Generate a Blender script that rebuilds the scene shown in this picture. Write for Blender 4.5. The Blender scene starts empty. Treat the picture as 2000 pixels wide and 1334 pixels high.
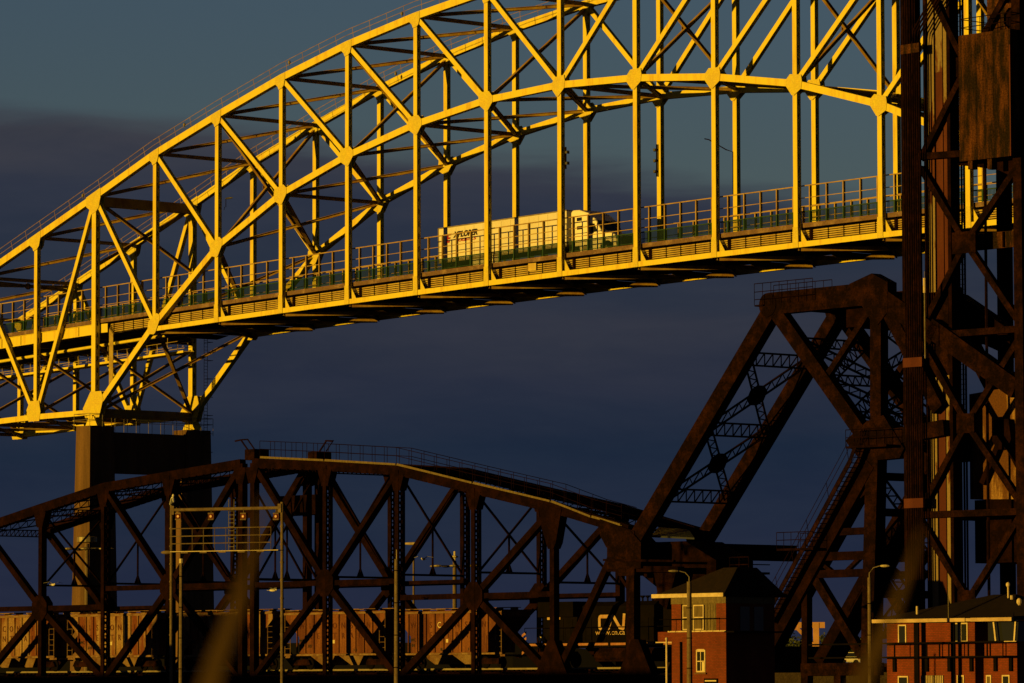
import bpy, math, random
from math import radians, sin, cos, pi, sqrt, atan2
from mathutils import Vector, Matrix, noise as mnoise
random.seed(7)
S = bpy.context.scene
# ------------------------------------------------------------------ camera
F = 9260.0; YH = 1345.0; ROLL = .0023; TH = radians(48.17); EYE = 1.6
PH = math.atan((YH - 667) / F)
fw = Vector((0, cos(PH), sin(PH))); up0 = Vector((0, -sin(PH), cos(PH))); ri0 = Vector((1, 0, 0))
RI = ri0 * cos(ROLL) - up0 * sin(ROLL); UP = ri0 * sin(ROLL) + up0 * cos(ROLL)
CAM = Vector((0, 0, EYE))
cd = bpy.data.cameras.new('camera'); cam = bpy.data.objects.new('camera', cd); S.collection.objects.link(cam)
M = Matrix((RI, UP, -fw)).transposed().to_4x4(); M.translation = CAM; cam.matrix_world = M
cd.sensor_width = 36; cd.lens = F / 2000 * 36; cd.clip_end = 20000; cd.clip_start = 1
cd.dof.use_dof = True; cd.dof.focus_distance = 380; cd.dof.aperture_fstop = 6.8
S.camera = cam
S.render.resolution_x = 1024; S.render.resolution_y = 683
D = Vector((cos(TH), -sin(TH), 0)); N = Vector((sin(TH), cos(TH), 0))
# ------------------------------------------------------------------ sun and sky
ELEV = radians(2.6); AZ = radians(9.8)
SUN = (-(N * cos(AZ) + D * sin(AZ))) * cos(ELEV) + Vector((0, 0, sin(ELEV)))
ld = bpy.data.lights.new('sun', 'SUN'); lo = bpy.data.objects.new('sun', ld); S.collection.objects.link(lo)
ld.energy = 5.0; ld.angle = radians(.5); ld.color = (1.0, .56, .05)
lo.rotation_euler = (-SUN).to_track_quat('-Z', 'Y').to_euler()
W = bpy.data.worlds.new('World'); S.world = W; W.use_nodes = True
nt = W.node_tree; nt.nodes.clear()
def nn(tree, typ, **kw):
    n = tree.nodes.new(typ)
    for k, v in kw.items(): setattr(n, k, v)
    return n
def lk(t, a, b): t.links.new(a, b)
sky = nn(nt, 'ShaderNodeTexSky', sky_type='NISHITA', sun_disc=False)
sky.sun_elevation = ELEV; sky.sun_rotation = atan2(SUN.x, SUN.y); sky.air_density = 1.0; sky.dust_density = .6; sky.ozone_density = 2.0
tint = nn(nt, 'ShaderNodeMixRGB', blend_type='MULTIPLY'); tint.inputs[0].default_value = 1; tint.inputs[2].default_value = (.54, .615, .87, 1)
lk(nt, sky.outputs[0], tint.inputs[1])
bg1 = nn(nt, 'ShaderNodeBackground'); bg1.inputs[1].default_value = .082; lk(nt, tint.outputs[0], bg1.inputs[0])
tc = nn(nt, 'ShaderNodeTexCoord'); sp = nn(nt, 'ShaderNodeSeparateXYZ'); lk(nt, tc.outputs['Generated'], sp.inputs[0])
def mth(t, op, a, b=None, c=None):
    m = nn(t, 'ShaderNodeMath', operation=op)
    for i, x in enumerate((a, b, c)):
        if x is None: continue
        if isinstance(x, (int, float)): m.inputs[i].default_value = x
        else: lk(t, x, m.inputs[i])
    return m.outputs[0]
def noise(t, vec, scale, detail=4, rough=.5, dist=0.):
    n = nn(t, 'ShaderNodeTexNoise'); n.inputs['Scale'].default_value = scale; n.inputs['Detail'].default_value = detail
    n.inputs['Roughness'].default_value = rough; n.inputs['Distortion'].default_value = dist
    if vec is not None: lk(t, vec, n.inputs['Vector'])
    return n.outputs['Fac']
def mapping(t, vec, scale=(1, 1, 1), loc=(0, 0, 0), rot=(0, 0, 0)):
    m = nn(t, 'ShaderNodeMapping'); m.inputs['Scale'].default_value = scale; m.inputs['Location'].default_value = loc; m.inputs['Rotation'].default_value = rot
    lk(t, vec, m.inputs[0]); return m.outputs[0]
def ramp(t, fac, stops, interp='LINEAR'):
    r = nn(t, 'ShaderNodeValToRGB'); r.color_ramp.interpolation = interp
    e = r.color_ramp.elements
    while len(e) < len(stops): e.new(.5)
    for q, (p, c) in zip(e, stops):
        q.position = p; q.color = (c[0], c[1], c[2], 1) if not isinstance(c, (int, float)) else (c, c, c, 1)
    lk(t, fac, r.inputs[0]); return r.outputs[0]
el = sp.outputs['Z']
n1 = noise(nt, mapping(nt, tc.outputs['Generated'], (14, 14, 95)), 1.0, 5, .55, .4)
n2 = noise(nt, mapping(nt, tc.outputs['Generated'], (5, 5, 26), (3, 1, 7)), 1.0, 3, .5, .2)
warp = mth(nt, 'ADD', mth(nt, 'MULTIPLY', mth(nt, 'SUBTRACT', n1, .5), .016), mth(nt, 'MULTIPLY', mth(nt, 'SUBTRACT', n2, .5), .026))
# the bank of cloud reaches higher to the left of the view
n3 = noise(nt, mapping(nt, tc.outputs['Generated'], (30, 30, 150), (1, 5, 2)), 1.0, 7, .62, .8)
n4 = noise(nt, mapping(nt, tc.outputs['Generated'], (9, 9, 40), (7, 2, 1)), 1.0, 5, .55, .5)
slope = mth(nt, 'MULTIPLY', sp.outputs['X'], -.085)
ew = mth(nt, 'SUBTRACT', mth(nt, 'ADD', el, warp), slope)
mask = nn(nt, 'ShaderNodeMapRange', interpolation_type='SMOOTHSTEP'); lk(nt, ew, mask.inputs[0])
mask.inputs[1].default_value = .1135; mask.inputs[2].default_value = .1045; mask.inputs[3].default_value = 0; mask.inputs[4].default_value = 1
cl = ramp(nt, mth(nt, 'MULTIPLY', mth(nt, 'ADD', el, warp), 5.0), [(0.0, (.020, .022, .043)), (.10, (.016, .022, .047)), (.24, (.0125, .022, .044)), (.33, (.021, .027, .048)), (.385, (.027, .032, .050)), (.44, (.020, .029, .050)), (.50, (.027, .034, .055)), (.57, (.045, .047, .060)), (.7, (.045, .050, .075)), (1.0, (.008, .010, .018))])
hi_ = nn(nt, 'ShaderNodeMapRange', interpolation_type='SMOOTHSTEP'); lk(nt, ew, hi_.inputs[0]); hi_.inputs[1].default_value = .165; hi_.inputs[2].default_value = .24  # dark overcast above the view, added to cut the sky's fill light
msk = mth(nt, 'MAXIMUM', mask.outputs[0], hi_.outputs[0])
cm = nn(nt, 'ShaderNodeMixRGB', blend_type='MULTIPLY'); cm.inputs[0].default_value = 1; lk(nt, cl, cm.inputs[1])
lk(nt, ramp(nt, mth(nt, 'ADD', mth(nt, 'MULTIPLY', n3, .35), mth(nt, 'MULTIPLY', n4, .65)), [(.33, (.80, .85, .92)), (.68, (1.28, 1.18, 1.10))]), cm.inputs[2])
bg2 = nn(nt, 'ShaderNodeBackground'); lk(nt, cm.outputs[0], bg2.inputs[0]); bg2.inputs[1].default_value = .80
mx = nn(nt, 'ShaderNodeMixShader'); lk(nt, msk, mx.inputs[0]); lk(nt, bg1.outputs[0], mx.inputs[1]); lk(nt, bg2.outputs[0], mx.inputs[2])
wo = nn(nt, 'ShaderNodeOutputWorld'); lk(nt, mx.outputs[0], wo.inputs[0])
S.view_settings.view_transform = 'Standard'; S.view_settings.look = 'None'; S.view_settings.exposure = .35; S.view_settings.gamma = 1

# ------------------------------------------------------------------ materials
def mat(name, base, rough=.6, var=None, vs=.4, stretch=(1, 1, 1), metal=0., lo=.4, hi=.65, grain=.12, bump=0., spec=.2, K=.65):
    base = tuple(c * K for c in base); var = tuple(c * K for c in var) if var else None
    m = bpy.data.materials.new(name); m.use_nodes = True; t = m.node_tree; b = t.nodes['Principled BSDF']
    b.inputs['Roughness'].default_value = rough; b.inputs['Metallic'].default_value = metal
    b.inputs['Specular IOR Level'].default_value = spec
    co = nn(t, 'ShaderNodeTexCoord').outputs['Object']
    n = noise(t, mapping(t, co, stretch), vs, 6, .65)
    v = var or tuple(c * .75 for c in base)
    c1 = ramp(t, n, [(lo, base), (hi, v)])
    g = noise(t, co, 9., 3, .6)
    mm = nn(t, 'ShaderNodeMixRGB', blend_type='MULTIPLY'); mm.inputs[0].default_value = 1
    lk(t, c1, mm.inputs[1]); lk(t, ramp(t, g, [(.3, 1 - grain), (.7, 1.0)]), mm.inputs[2]); lk(t, mm.outputs[0], b.inputs['Base Color'])
    if bump:
        bp = nn(t, 'ShaderNodeBump'); bp.inputs['Strength'].default_value = bump; bp.inputs['Distance'].default_value = .05
        lk(t, g, bp.inputs['Height']); lk(t, bp.outputs[0], b.inputs['Normal'])
    return m
STEEL = mat('pale_yellow_steel_paint', (.84, .72, .060), .55, (.66, .44, .04), .8, (2, 2, .25), lo=.50, hi=.74, grain=.13, bump=.1)
BRACE = mat('shade_browned_brace_paint', (.50, .34, .06), .65, (.30, .16, .04), .9, (1, 1, .5), grain=.3, bump=.1)  # darker, browner copy of the bridge yellow; paints shade onto the inner braces
RIVET = mat('riveted_plate_paint', (.80, .69, .06), .6, (.72, .62, .08), 1.3, grain=.25)
def add_rivets(m):
    t = m.node_tree; b = t.nodes['Principled BSDF']; src = b.inputs['Base Color'].links[0].from_socket
    co = nn(t, 'ShaderNodeTexCoord').outputs['Object']; s3 = nn(t, 'ShaderNodeSeparateXYZ'); lk(t, co, s3.inputs[0])
    def dots(o, p): return mth(t, 'GREATER_THAN', mth(t, 'SINE', mth(t, 'MULTIPLY', o, 2 * pi / p)), .25)
    d = mth(t, 'MULTIPLY', dots(s3.outputs['X'], .17), dots(s3.outputs['Z'], .17))
    k = mth(t, 'MULTIPLY', d, mth(t, 'GREATER_THAN', noise(t, co, 1.4, 1, .4), .47))
    mm = nn(t, 'ShaderNodeMixRGB'); lk(t, mth(t, 'MULTIPLY', k, .5), mm.inputs[0]); lk(t, src, mm.inputs[1]); mm.inputs[2].default_value = (.45, .22, .06, 1)
    lk(t, mm.outputs[0], b.inputs['Base Color'])
add_rivets(RIVET)
GREEN = mat('dark_green_railing_paint', (.012, .060, .030), .5, (.010, .045, .025), 1.)
FLOORS = mat('dark_floor_steel', (.075, .055, .02), .7, (.05, .03, .015), .8)
PIPE = mat('pale_conduit', (.66, .52, .13), .5, (.46, .32, .08), 1.)
RAILM = mat('tan_rail_paint', (.46, .33, .13), .5, (.30, .19, .07), 1.)
CURB = mat('stained_concrete_curb', (.20, .125, .10), .85, (.42, .30, .22), .9, (1, 1, 1), lo=.5, hi=.72, grain=.4, bump=.3)
ASPH = mat('asphalt', (.05, .05, .05), .9)
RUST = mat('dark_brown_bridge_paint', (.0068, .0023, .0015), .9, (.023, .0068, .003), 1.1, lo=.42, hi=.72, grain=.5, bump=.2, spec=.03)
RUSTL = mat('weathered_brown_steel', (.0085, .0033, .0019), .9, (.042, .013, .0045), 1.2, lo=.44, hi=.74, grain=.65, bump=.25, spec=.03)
RUSTW = mat('rusted_counterweight_steel', (.022, .014, .007), .85, (.17, .062, .020), 1.1, (1.6, 1.6, .28), lo=.44, hi=.68, grain=.75, bump=.3, spec=.03)
CREAM = mat('flaking_cream_paint', (.25, .19, .11), .7, (.10, .02, .01), .55, (1, 1, .22), lo=.56, hi=.60, grain=.25)
REDP = mat('dark_red_paint', (.07, .006, .004), .7, (.12, .025, .012), .4, (1, 1, .15), lo=.5, hi=.7, grain=.3)
CONC = mat('weathered_concrete', (.19, .11, .06), .9, (.095, .055, .03), .5, (1.5, 1.5, .10), grain=.25, bump=.3)
WALLC = mat('lime_streaked_concrete', (.13, .052, .018), .9, (.55, .34, .14), .55, (1.6, 1.6, .30), lo=.50, hi=.68, grain=.5, bump=.4)
HOP = mat('rusty_cream_hopper_paint', (.38, .26, .13), .75, (.17, .042, .012), .6, (1.6, 1.6, .32), lo=.40, hi=.56, grain=.45)
HOPR = mat('rusty_red_hopper_paint', (.27, .10, .035), .75, (.11, .026, .009), .6, (1.6, 1.6, .32), lo=.36, hi=.60, grain=.45)
HOPF = mat('dusty_hopper_sill', (.30, .20, .11), .8, (.14, .06, .03), 1., grain=.4)
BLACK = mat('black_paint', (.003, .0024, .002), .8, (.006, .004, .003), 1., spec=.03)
TIRE = mat('black_rubber', (.015, .015, .015), .85)
WHITE = mat('white_truck_paint', (.96, .95, .92), .35, (.86, .85, .82), .3, grain=.04)
SIDEW = mat('white_trailer_panel', (.80, .79, .80), .45, (.70, .68, .66), .4, grain=.06)
RED = mat('red_lettering', (.45, .012, .02), .5)
DARKL = mat('dark_lettering', (.02, .012, .035), .5)
RLET = mat('worn_red_brown_lettering', (.10, .022, .012), .7)
BLET = mat('worn_black_lettering', (.03, .022, .02), .7)
CLET = mat('cream_lettering', (.75, .68, .45), .6)
OLET = mat('logo_cream_paint', (.55, .42, .26), .6, (.4, .2, .1), 1.)
ORANGE = mat('orange_stripe_paint', (.42, .22, .14), .6, (.3, .1, .05), 2.)
GALV = mat('galvanised_steel', (.30, .27, .20), .5, (.20, .17, .12), 1.5, metal=.2)
POLE = mat('weathered_concrete_pole', (.20, .16, .11), .8, (.13, .09, .06), 1.5, grain=.35)
TRIMW = mat('painted_window_trim', (.70, .60, .45), .6, (.5, .4, .28), 2.)
FASC = mat('cream_fascia_board', (.60, .46, .30), .6, (.42, .30, .2), 1.)
SHING = mat('dark_roof_shingles', (.014, .009, .008), .9, (.020, .012, .009), 2., grain=.4, bump=.3, spec=.1)
WOOD = mat('weathered_boards', (.20, .16, .085), .8, (.12, .09, .05), 3., (6, 6, .4), grain=.4)
BLIND = mat('window_blind', (.16, .12, .06), .8, (.09, .065, .03), 3., (5, 5, .5))
CRANE = mat('orange_crane_paint', (.75, .42, .22), .6)
GRAY = mat('grey_metal', (.10, .10, .10), .5, (.06, .06, .06), 1., metal=.3)
LEAF = mat('dark_leaves', (.045, .06, .022), .8, (.08, .10, .04), .5)
TRUNK = mat('bark', (.06, .045, .03), .9)
GRASS = mat('grass_ground', (.012, .014, .006), .95, (.018, .014, .008), .05)
WATERM = mat('river_water', (.02, .03, .04), .15)
BLADE = mat('dry_grass_blade', (.048, .028, .007), .9, (.068, .040, .010), 30.)
GULLW = mat('gull_white_plumage', (.8, .8, .8), .7); GULLG = mat('gull_grey_wing', (.35, .36, .38), .7); BEAK = mat('gull_yellow_beak', (.7, .4, .05), .6)
LENS = mat('red_signal_lens', (.22, .03, .015), .35)
STONE = mat('ballast_gravel', (.03, .02, .015), .95, (.05, .035, .025), 3., grain=.6)
def glass(name, c):
    m = bpy.data.materials.new(name); m.use_nodes = True; t = m.node_tree; b = t.nodes['Principled BSDF']
    b.inputs['Base Color'].default_value = (*c, 1); b.inputs['Roughness'].default_value = .08; b.inputs['Specular IOR Level'].default_value = .5
    return m
GLASS = glass('dark_window_glass', (.012, .014, .016)); VISOR = glass('dark_roof_glass', (.03, .035, .04))
def brick(name, c1, c2, mortar):
    m = bpy.data.materials.new(name); m.use_nodes = True; t = m.node_tree; b = t.nodes['Principled BSDF']; b.inputs['Roughness'].default_value = .9
    b.inputs['Specular IOR Level'].default_value = .15
    g = nn(t, 'ShaderNodeTexCoord'); s3 = nn(t, 'ShaderNodeSeparateXYZ'); lk(t, g.outputs['Object'], s3.inputs[0])
    cb = nn(t, 'ShaderNodeCombineXYZ'); lk(t, mth(t, 'ADD', s3.outputs['X'], s3.outputs['Y']), cb.inputs[0]); lk(t, s3.outputs['Z'], cb.inputs[1])
    bt = nn(t, 'ShaderNodeTexBrick'); lk(t, cb.outputs[0], bt.inputs['Vector']); bt.inputs['Scale'].default_value = 1
    bt.inputs['Brick Width'].default_value = .24; bt.inputs['Row Height'].default_value = .095; bt.inputs['Mortar Size'].default_value = .012
    bt.inputs['Color1'].default_value = (*c1, 1); bt.inputs['Color2'].default_value = (*c2, 1); bt.inputs['Mortar'].default_value = (*mortar, 1)
    n = noise(t, mapping(t, g.outputs['Object'], (1, 1, .4)), .9, 5, .6)
    mm = nn(t, 'ShaderNodeMixRGB', blend_type='MULTIPLY'); mm.inputs[0].default_value = 1
    lk(t, bt.outputs['Color'], mm.inputs[1]); lk(t, ramp(t, n, [(.3, .62), (.65, 1.)]), mm.inputs[2]); lk(t, mm.outputs[0], b.inputs['Base Color'])
    bp = nn(t, 'ShaderNodeBump'); bp.inputs['Strength'].default_value = .4; bp.inputs['Distance'].default_value = .02; lk(t, bt.outputs['Fac'], bp.inputs['Height']); bp.invert = True
    lk(t, bp.outputs[0], b.inputs['Normal']); return m
BRICK = brick('red_brick', (.15, .030, .013), (.11, .023, .011), (.075, .03, .015))
BRICKD = brick('dark_red_brick', (.165, .030, .012), (.12, .023, .010), (.075, .028, .014))

# ------------------------------------------------------------------ helpers
def ray(u, v): return fw + RI * ((u - 1000) / F) + UP * ((667 - v) / F)
def at(u, v, Z): return CAM + ray(u, v) * Z
class Frame:                       # vertical plane through O running along D; L is the depth behind it
    def __init__(s, O, th=TH):
        s.O = Vector((O[0], O[1], 0)); s.th = th; s.d = Vector((cos(th), -sin(th), 0)); s.n = Vector((sin(th), cos(th), 0))
    def loc(s, u, v, L=0):
        r = ray(u, v); k = (s.O + s.n * L - CAM).dot(s.n) / r.dot(s.n); p = CAM + r * k
        return ((p - s.O).dot(s.d), p.z)
    def world(s, t, L, h): return s.O + s.d * t + s.n * L + Vector((0, 0, h))
OFF = {}
COL = S.collection
def tag(o, label=None, cat=None, group=None, kind=None):
    if label: o['label'] = label
    if cat: o['category'] = cat
    if group: o['group'] = group
    if kind: o['kind'] = kind
    return o
def thing(fr, name, label, cat, t=0, L=0, h=0, group=None):
    o = bpy.data.objects.new(name, None); COL.objects.link(o)
    o.location = fr.world(t, L, h); o.rotation_euler = (0, 0, -fr.th); o.empty_display_size = .5
    OFF[o.name] = Vector((t, L, h)); return tag(o, label, cat, group)
class MB:
    def __init__(s): s.v = []; s.f = []
    def add(s, vs, fs):
        b = len(s.v); s.v += [Vector(p) for p in vs]; s.f += [tuple(i + b for i in f) for f in fs]; return s
    def box(s, x0, x1, y0, y1, z0, z1):
        return s.add([(x, y, z) for x in (x0, x1) for y in (y0, y1) for z in (z0, z1)], [(0, 1, 3, 2), (4, 6, 7, 5), (0, 4, 5, 1), (2, 3, 7, 6), (0, 2, 6, 4), (1, 5, 7, 3)])
    def beam(s, a, b, w, h, side=(0, 1, 0)):   # w across 'side', h along the third axis
        a = Vector(a); b = Vector(b); x = (b - a).normalized(); y = Vector(side); y = (y - x * y.dot(x))
        if y.length < 1e-4: y = Vector((1, 0, 0)) - x * x.x
        y.normalize(); z = x.cross(y); vs = [p + y * (i * w / 2) + z * (j * h / 2) for p in (a, b) for i in (-1, 1) for j in (-1, 1)]
        return s.add(vs, [(0, 1, 3, 2), (4, 6, 7, 5), (0, 4, 5, 1), (2, 3, 7, 6), (0, 2, 6, 4), (1, 5, 7, 3)])
    def prism(s, poly, y0, y1, ax=1):          # poly in (t,h), extruded across L;  ax=0: poly in (L,h) extruded along t; ax=2: (t,L) extruded up
        n = len(poly)
        def P(a, b, y): return (a, y, b) if ax == 1 else ((y, a, b) if ax == 0 else (a, b, y))
        vs = [P(a, b, y0) for a, b in poly] + [P(a, b, y1) for a, b in poly]
        return s.add(vs, [tuple(range(n)), tuple(range(2 * n - 1, n - 1, -1))] + [(i, i + n, (i + 1) % n + n, (i + 1) % n) for i in range(n)])
    def tube(s, pts, r, k=6, r2=None):
        pts = [Vector(p) for p in pts]; m = len(pts); b = len(s.v)
        for i, p in enumerate(pts):
            x = (pts[min(i + 1, m - 1)] - pts[max(i - 1, 0)]).normalized(); y = Vector((0, 0, 1)) if abs(x.z) < .9 else Vector((1, 0, 0))
            y = (y - x * y.dot(x)).normalized(); z = x.cross(y); rr = r + ((r2 if r2 is not None else r) - r) * i / max(1, m - 1)
            s.v += [p + y * rr * cos(2 * pi * j / k) + z * rr * sin(2 * pi * j / k) for j in range(k)]
        for i in range(m - 1): s.f += [(b + i * k + j, b + i * k + (j + 1) % k, b + (i + 1) * k + (j + 1) % k, b + (i + 1) * k + j) for j in range(k)]
        s.f += [tuple(b + j for j in range(k))[::-1], tuple(b + (m - 1) * k + j for j in range(k))]; return s
    def lathe(s, c, prof, k=12, axis=2):
        b = len(s.v); c = Vector(c)
        for r, z in prof:
            for j in range(k):
                a = 2 * pi * j / k; p = (r * cos(a), r * sin(a), z) if axis == 2 else ((r * cos(a), z, r * sin(a)) if axis == 1 else (z, r * cos(a), r * sin(a)))
                s.v.append(c + Vector(p))
        m = len(prof)
        for i in range(m - 1): s.f += [(b + i * k + j, b + i * k + (j + 1) % k, b + (i + 1) * k + (j + 1) % k, b + (i + 1) * k + j) for j in range(k)]
        s.f += [tuple(b + j for j in range(k)), tuple(b + (m - 1) * k + j for j in range(k))]; return s
    def ball(s, c, rx, ry, rz, k=10, m=7):
        b = len(s.v); c = Vector(c)
        for i in range(m + 1):
            a = pi * i / m
            for j in range(k): q = 2 * pi * j / k; s.v.append(c + Vector((rx * sin(a) * cos(q), ry * sin(a) * sin(q), rz * cos(a))))
        for i in range(m): s.f += [(b + i * k + j, b + i * k + (j + 1) % k, b + (i + 1) * k + (j + 1) % k, b + (i + 1) * k + j) for j in range(k)]
        return s
    def build(s, name, m, parent=None, smooth=False, off=None):
        if not s.v: return None
        o0 = Vector((0, 0, 0))
        if parent is not None:
            r = parent
            while r.parent: r = r.parent
            o0 = OFF[r.name]
        if off is not None: o0 = Vector(off)
        me = bpy.data.meshes.new(name); me.from_pydata([tuple(p - o0) for p in s.v], [], s.f); me.update()
        me.materials.append(m); 
        import bmesh
        bm = bmesh.new(); bm.from_mesh(me); bmesh.ops.recalc_face_normals(bm, faces=bm.faces); bm.to_mesh(me); bm.free()
        if smooth:
            for p in me.polygons: p.use_smooth = True
        o = bpy.data.objects.new(name, me); COL.objects.link(o); o.parent = parent; return o
def single(fr, mb, name, m, label, cat, t=0, L=0, h=0, group=None, kind=None, smooth=False):   # a thing of one mesh
    o = mb.build(name, m, None, smooth, off=(t, L, h)); o.location = fr.world(t, L, h); o.rotation_euler = (0, 0, -fr.th)
    OFF[o.name] = Vector((t, L, h)); return tag(o, label, cat, group, kind)
def dup(root, loc, label, group=None):
    def cp(o, par):
        c = o.copy(); COL.objects.link(c); c.parent = par
        for ch in [x for x in o.children]: cp(ch, c)
        return c
    r = cp(root, None); r.location = loc; OFF[r.name] = OFF[root.name].copy(); r['label'] = label
    if group: r['group'] = group
    return r
def V3(p, L): return Vector((p[0], L, p[1]))
def member(mb, a, b, w, dn, L, slots=False, pitch=1.05, th=.03, trim=0.):
    """riveted box member in the truss plane, between (t,h) points a and b, in-plane width w, depth dn centred on L"""
    a = Vector((a[0], L, a[1])); b = Vector((b[0], L, b[1])); x = (b - a).normalized(); a = a + x * trim; b = b - x * trim
    ln = (b - a).length; z = x.cross(Vector((0, 1, 0)))
    for sg in (-1, 1): mb.beam(a + Vector((0, sg * (dn / 2 - th / 2), 0)), b + Vector((0, sg * (dn / 2 - th / 2), 0)), th, w)
    sw = dn - 2 * th; hw = sw * .36 if slots else 0
    for sg in (-1, 1):
        o = z * sg * (w / 2 - th / 2 - .012)
        if not slots: mb.beam(a + o, b + o, sw, th); continue
        for q in (-1, 1):
            e = Vector((0, q * (hw / 2 + (sw - hw) / 4), 0)); mb.beam(a + o + e, b + o + e, (sw - hw) / 2, th)
        n = max(1, int(ln / pitch)); p = ln / n
        for i in range(n + 1):
            c0 = max(0, (i - .28) * p); c1 = min(ln, (i + .28) * p)
            if c1 > c0: mb.beam(a + o + x * c0, a + o + x * c1, hw, th)
    return mb
def laced(mb, a, b, w, dn, L, th=.035, trim=0., pitch=None, slot=False):
    """two channels a gap apart, joined in the middle plane by X lacing (or by a slotted plate)"""
    a = Vector((a[0], L, a[1])); b = Vector((b[0], L, b[1])); x = (b - a).normalized(); a = a + x * trim; b = b - x * trim
    ln = (b - a).length; z = x.cross(Vector((0, 1, 0)))
    for sg in (-1, 1):
        o = Vector((0, sg * (dn / 2 - th / 2), 0)); mb.beam(a + o, b + o, th, w)
        for q in (-1, 1): e = Vector((0, sg * (dn / 2 - th - .045), 0)) + z * q * (w / 2 - .015); mb.beam(a + e, b + e, .09, .025)
    n = max(2, int(ln / (pitch or dn))); p = ln / n; q = dn / 2 - .05
    for i in range(n):
        c = a + x * i * p
        if slot: mb.beam(c, c + x * p * .42, dn - .08, .03)
        else:
            mb.beam(c + Vector((0, -q, 0)), c + x * p + Vector((0, q, 0)), .10, .02); mb.beam(c + Vector((0, q, 0)), c + x * p + Vector((0, -q, 0)), .10, .022)
            mb.beam(c - x * .05, c + x * .05, dn - .08, .024)
    if slot:
        for sg in (-1, 1): mb.beam(a + Vector((0, sg * (dn / 2 - .11), 0)), b + Vector((0, sg * (dn / 2 - .11), 0)), .13, .03)
    return mb
def lattice3(mb, a, b, wid, upv=(0, 0, 1), bar=.12, n=None):
    """flat lattice truss between two 3D points: two chords 'wid' apart along upv and zigzag"""
    a = Vector(a); b = Vector(b); x = (b - a).normalized(); u = Vector(upv); u = (u - x * u.dot(x)).normalized(); ln = (b - a).length
    n = n or max(3, int(ln / (wid * 1.2)))
    for sg in (-.5, .5): mb.beam(a + u * wid * sg, b + u * wid * sg, bar, bar)
    for i in range(n):
        p0 = a + x * ln * i / n; p1 = a + x * ln * (i + 1) / n; sg = .5 if i % 2 else -.5
        mb.beam(p0 + u * wid * -.5, p1 + u * wid * .5, bar * .55, bar * .55); mb.beam(p1 + u * wid * .5, p1 - u * wid * .5, bar * .5, bar * .5)
    return mb
def text(body, size, m, parent, t, L, h, name='lettering', shear=0., ext=.012, align='LEFT', bold=0., sx=1.0):
    cu = bpy.data.curves.new('t', 'FONT'); cu.body = body; cu.size = size; cu.extrude = ext; cu.shear = shear; cu.align_x = align; cu.offset = bold; cu.resolution_u = 3
    o = bpy.data.objects.new('t', cu); COL.objects.link(o); dg = bpy.context.evaluated_depsgraph_get(); dg.update()
    me = bpy.data.meshes.new_from_object(o.evaluated_get(dg)); bpy.data.objects.remove(o); me.name = name
    r = parent
    while r.parent: r = r.parent
    o0 = OFF[r.name]
    for v in me.vertices: x, y, z = v.co; v.co = (t + x * sx - o0.x, L - z - o0.y, h + y - o0.z)
    me.materials.clear(); me.materials.append(m); ob = bpy.data.objects.new(name, me); COL.objects.link(ob); ob.parent = parent; return ob

# ================================================================== THE SETTING
FG = Frame((0, 0), 0)
single(FG, MB().add([(-9000, -300, 0), (9000, -300, 0), (9000, 12000, 0), (-9000, 12000, 0)], [(0, 1, 2, 3)]), 'ground', GRASS, None, None, kind='structure')
# canal basin (a shallow sheet of water) and the far bank
single(FG, MB().box(-200, 30, 60, 250, -.5, .02), 'water', WATERM, None, None, kind='structure')
bank = MB()
nx = 60
for i in range(nx):
    x0 = -900 + 1800 * i / nx; x1 = x0 + 1800 / nx
    f_ = lambda x, i: (7.6 if x < 22 else 4.6) + .35 * sin(i * .8); z0 = f_(x0, i); z1 = f_(x1, i + 1)
    bank.add([(x0, 560, 0), (x1, 560, 0), (x1, 585, z1), (x0, 585, z0), (x1, 1500, z1 + 1.5), (x0, 1500, z0 + 1.5)], [(0, 1, 2, 3), (3, 2, 4, 5)])
single(FG, bank, 'hill', GRASS, None, None, kind='structure')

# ================================================================== YELLOW ARCH BRIDGE
P = 9.0; WB = 11.19
FY = Frame((-37.98, 431.2))
SMIN, SMAX = -3, 15
def hb(s): return 33.6 + .2925 * s - .0087 * s * s          # bottom chord of the deck
def hcurb(s): return hb(s) + 1.70
TOP = {-3: 37.3, -2: 40.3, -1: 43.4, 0: 46.5, 1: 49.7, 2: 52.35, 3: 54.8, 4: 56.8, 5: 58.3, 6: 59.4, 7: 60.0}
LOW = {-3: 26.2, -2: 26.5, -1: 26.75, 0: 26.8, 1: 34.3, 2: 40.6, 3: 44.6, 4: 47.2, 5: 49.1, 6: 50.3, 7: 50.7, 8: 50.4, 9: 49.6, 10: 48.2, 11: 45.75, 12: 42.3, 13: 37.4}
for s_ in range(8, 16): TOP[s_] = TOP[15 - s_] - .25
LOW[14] = hb(14); LOW[15] = hb(15) - 7.5
YB = thing(FY, 'steel_arch_bridge', 'long yellow steel arch bridge carrying a railed roadway high across the picture', 'bridge', 0, 0, 26)
def pt(s, h): return (s * P, h)
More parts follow.
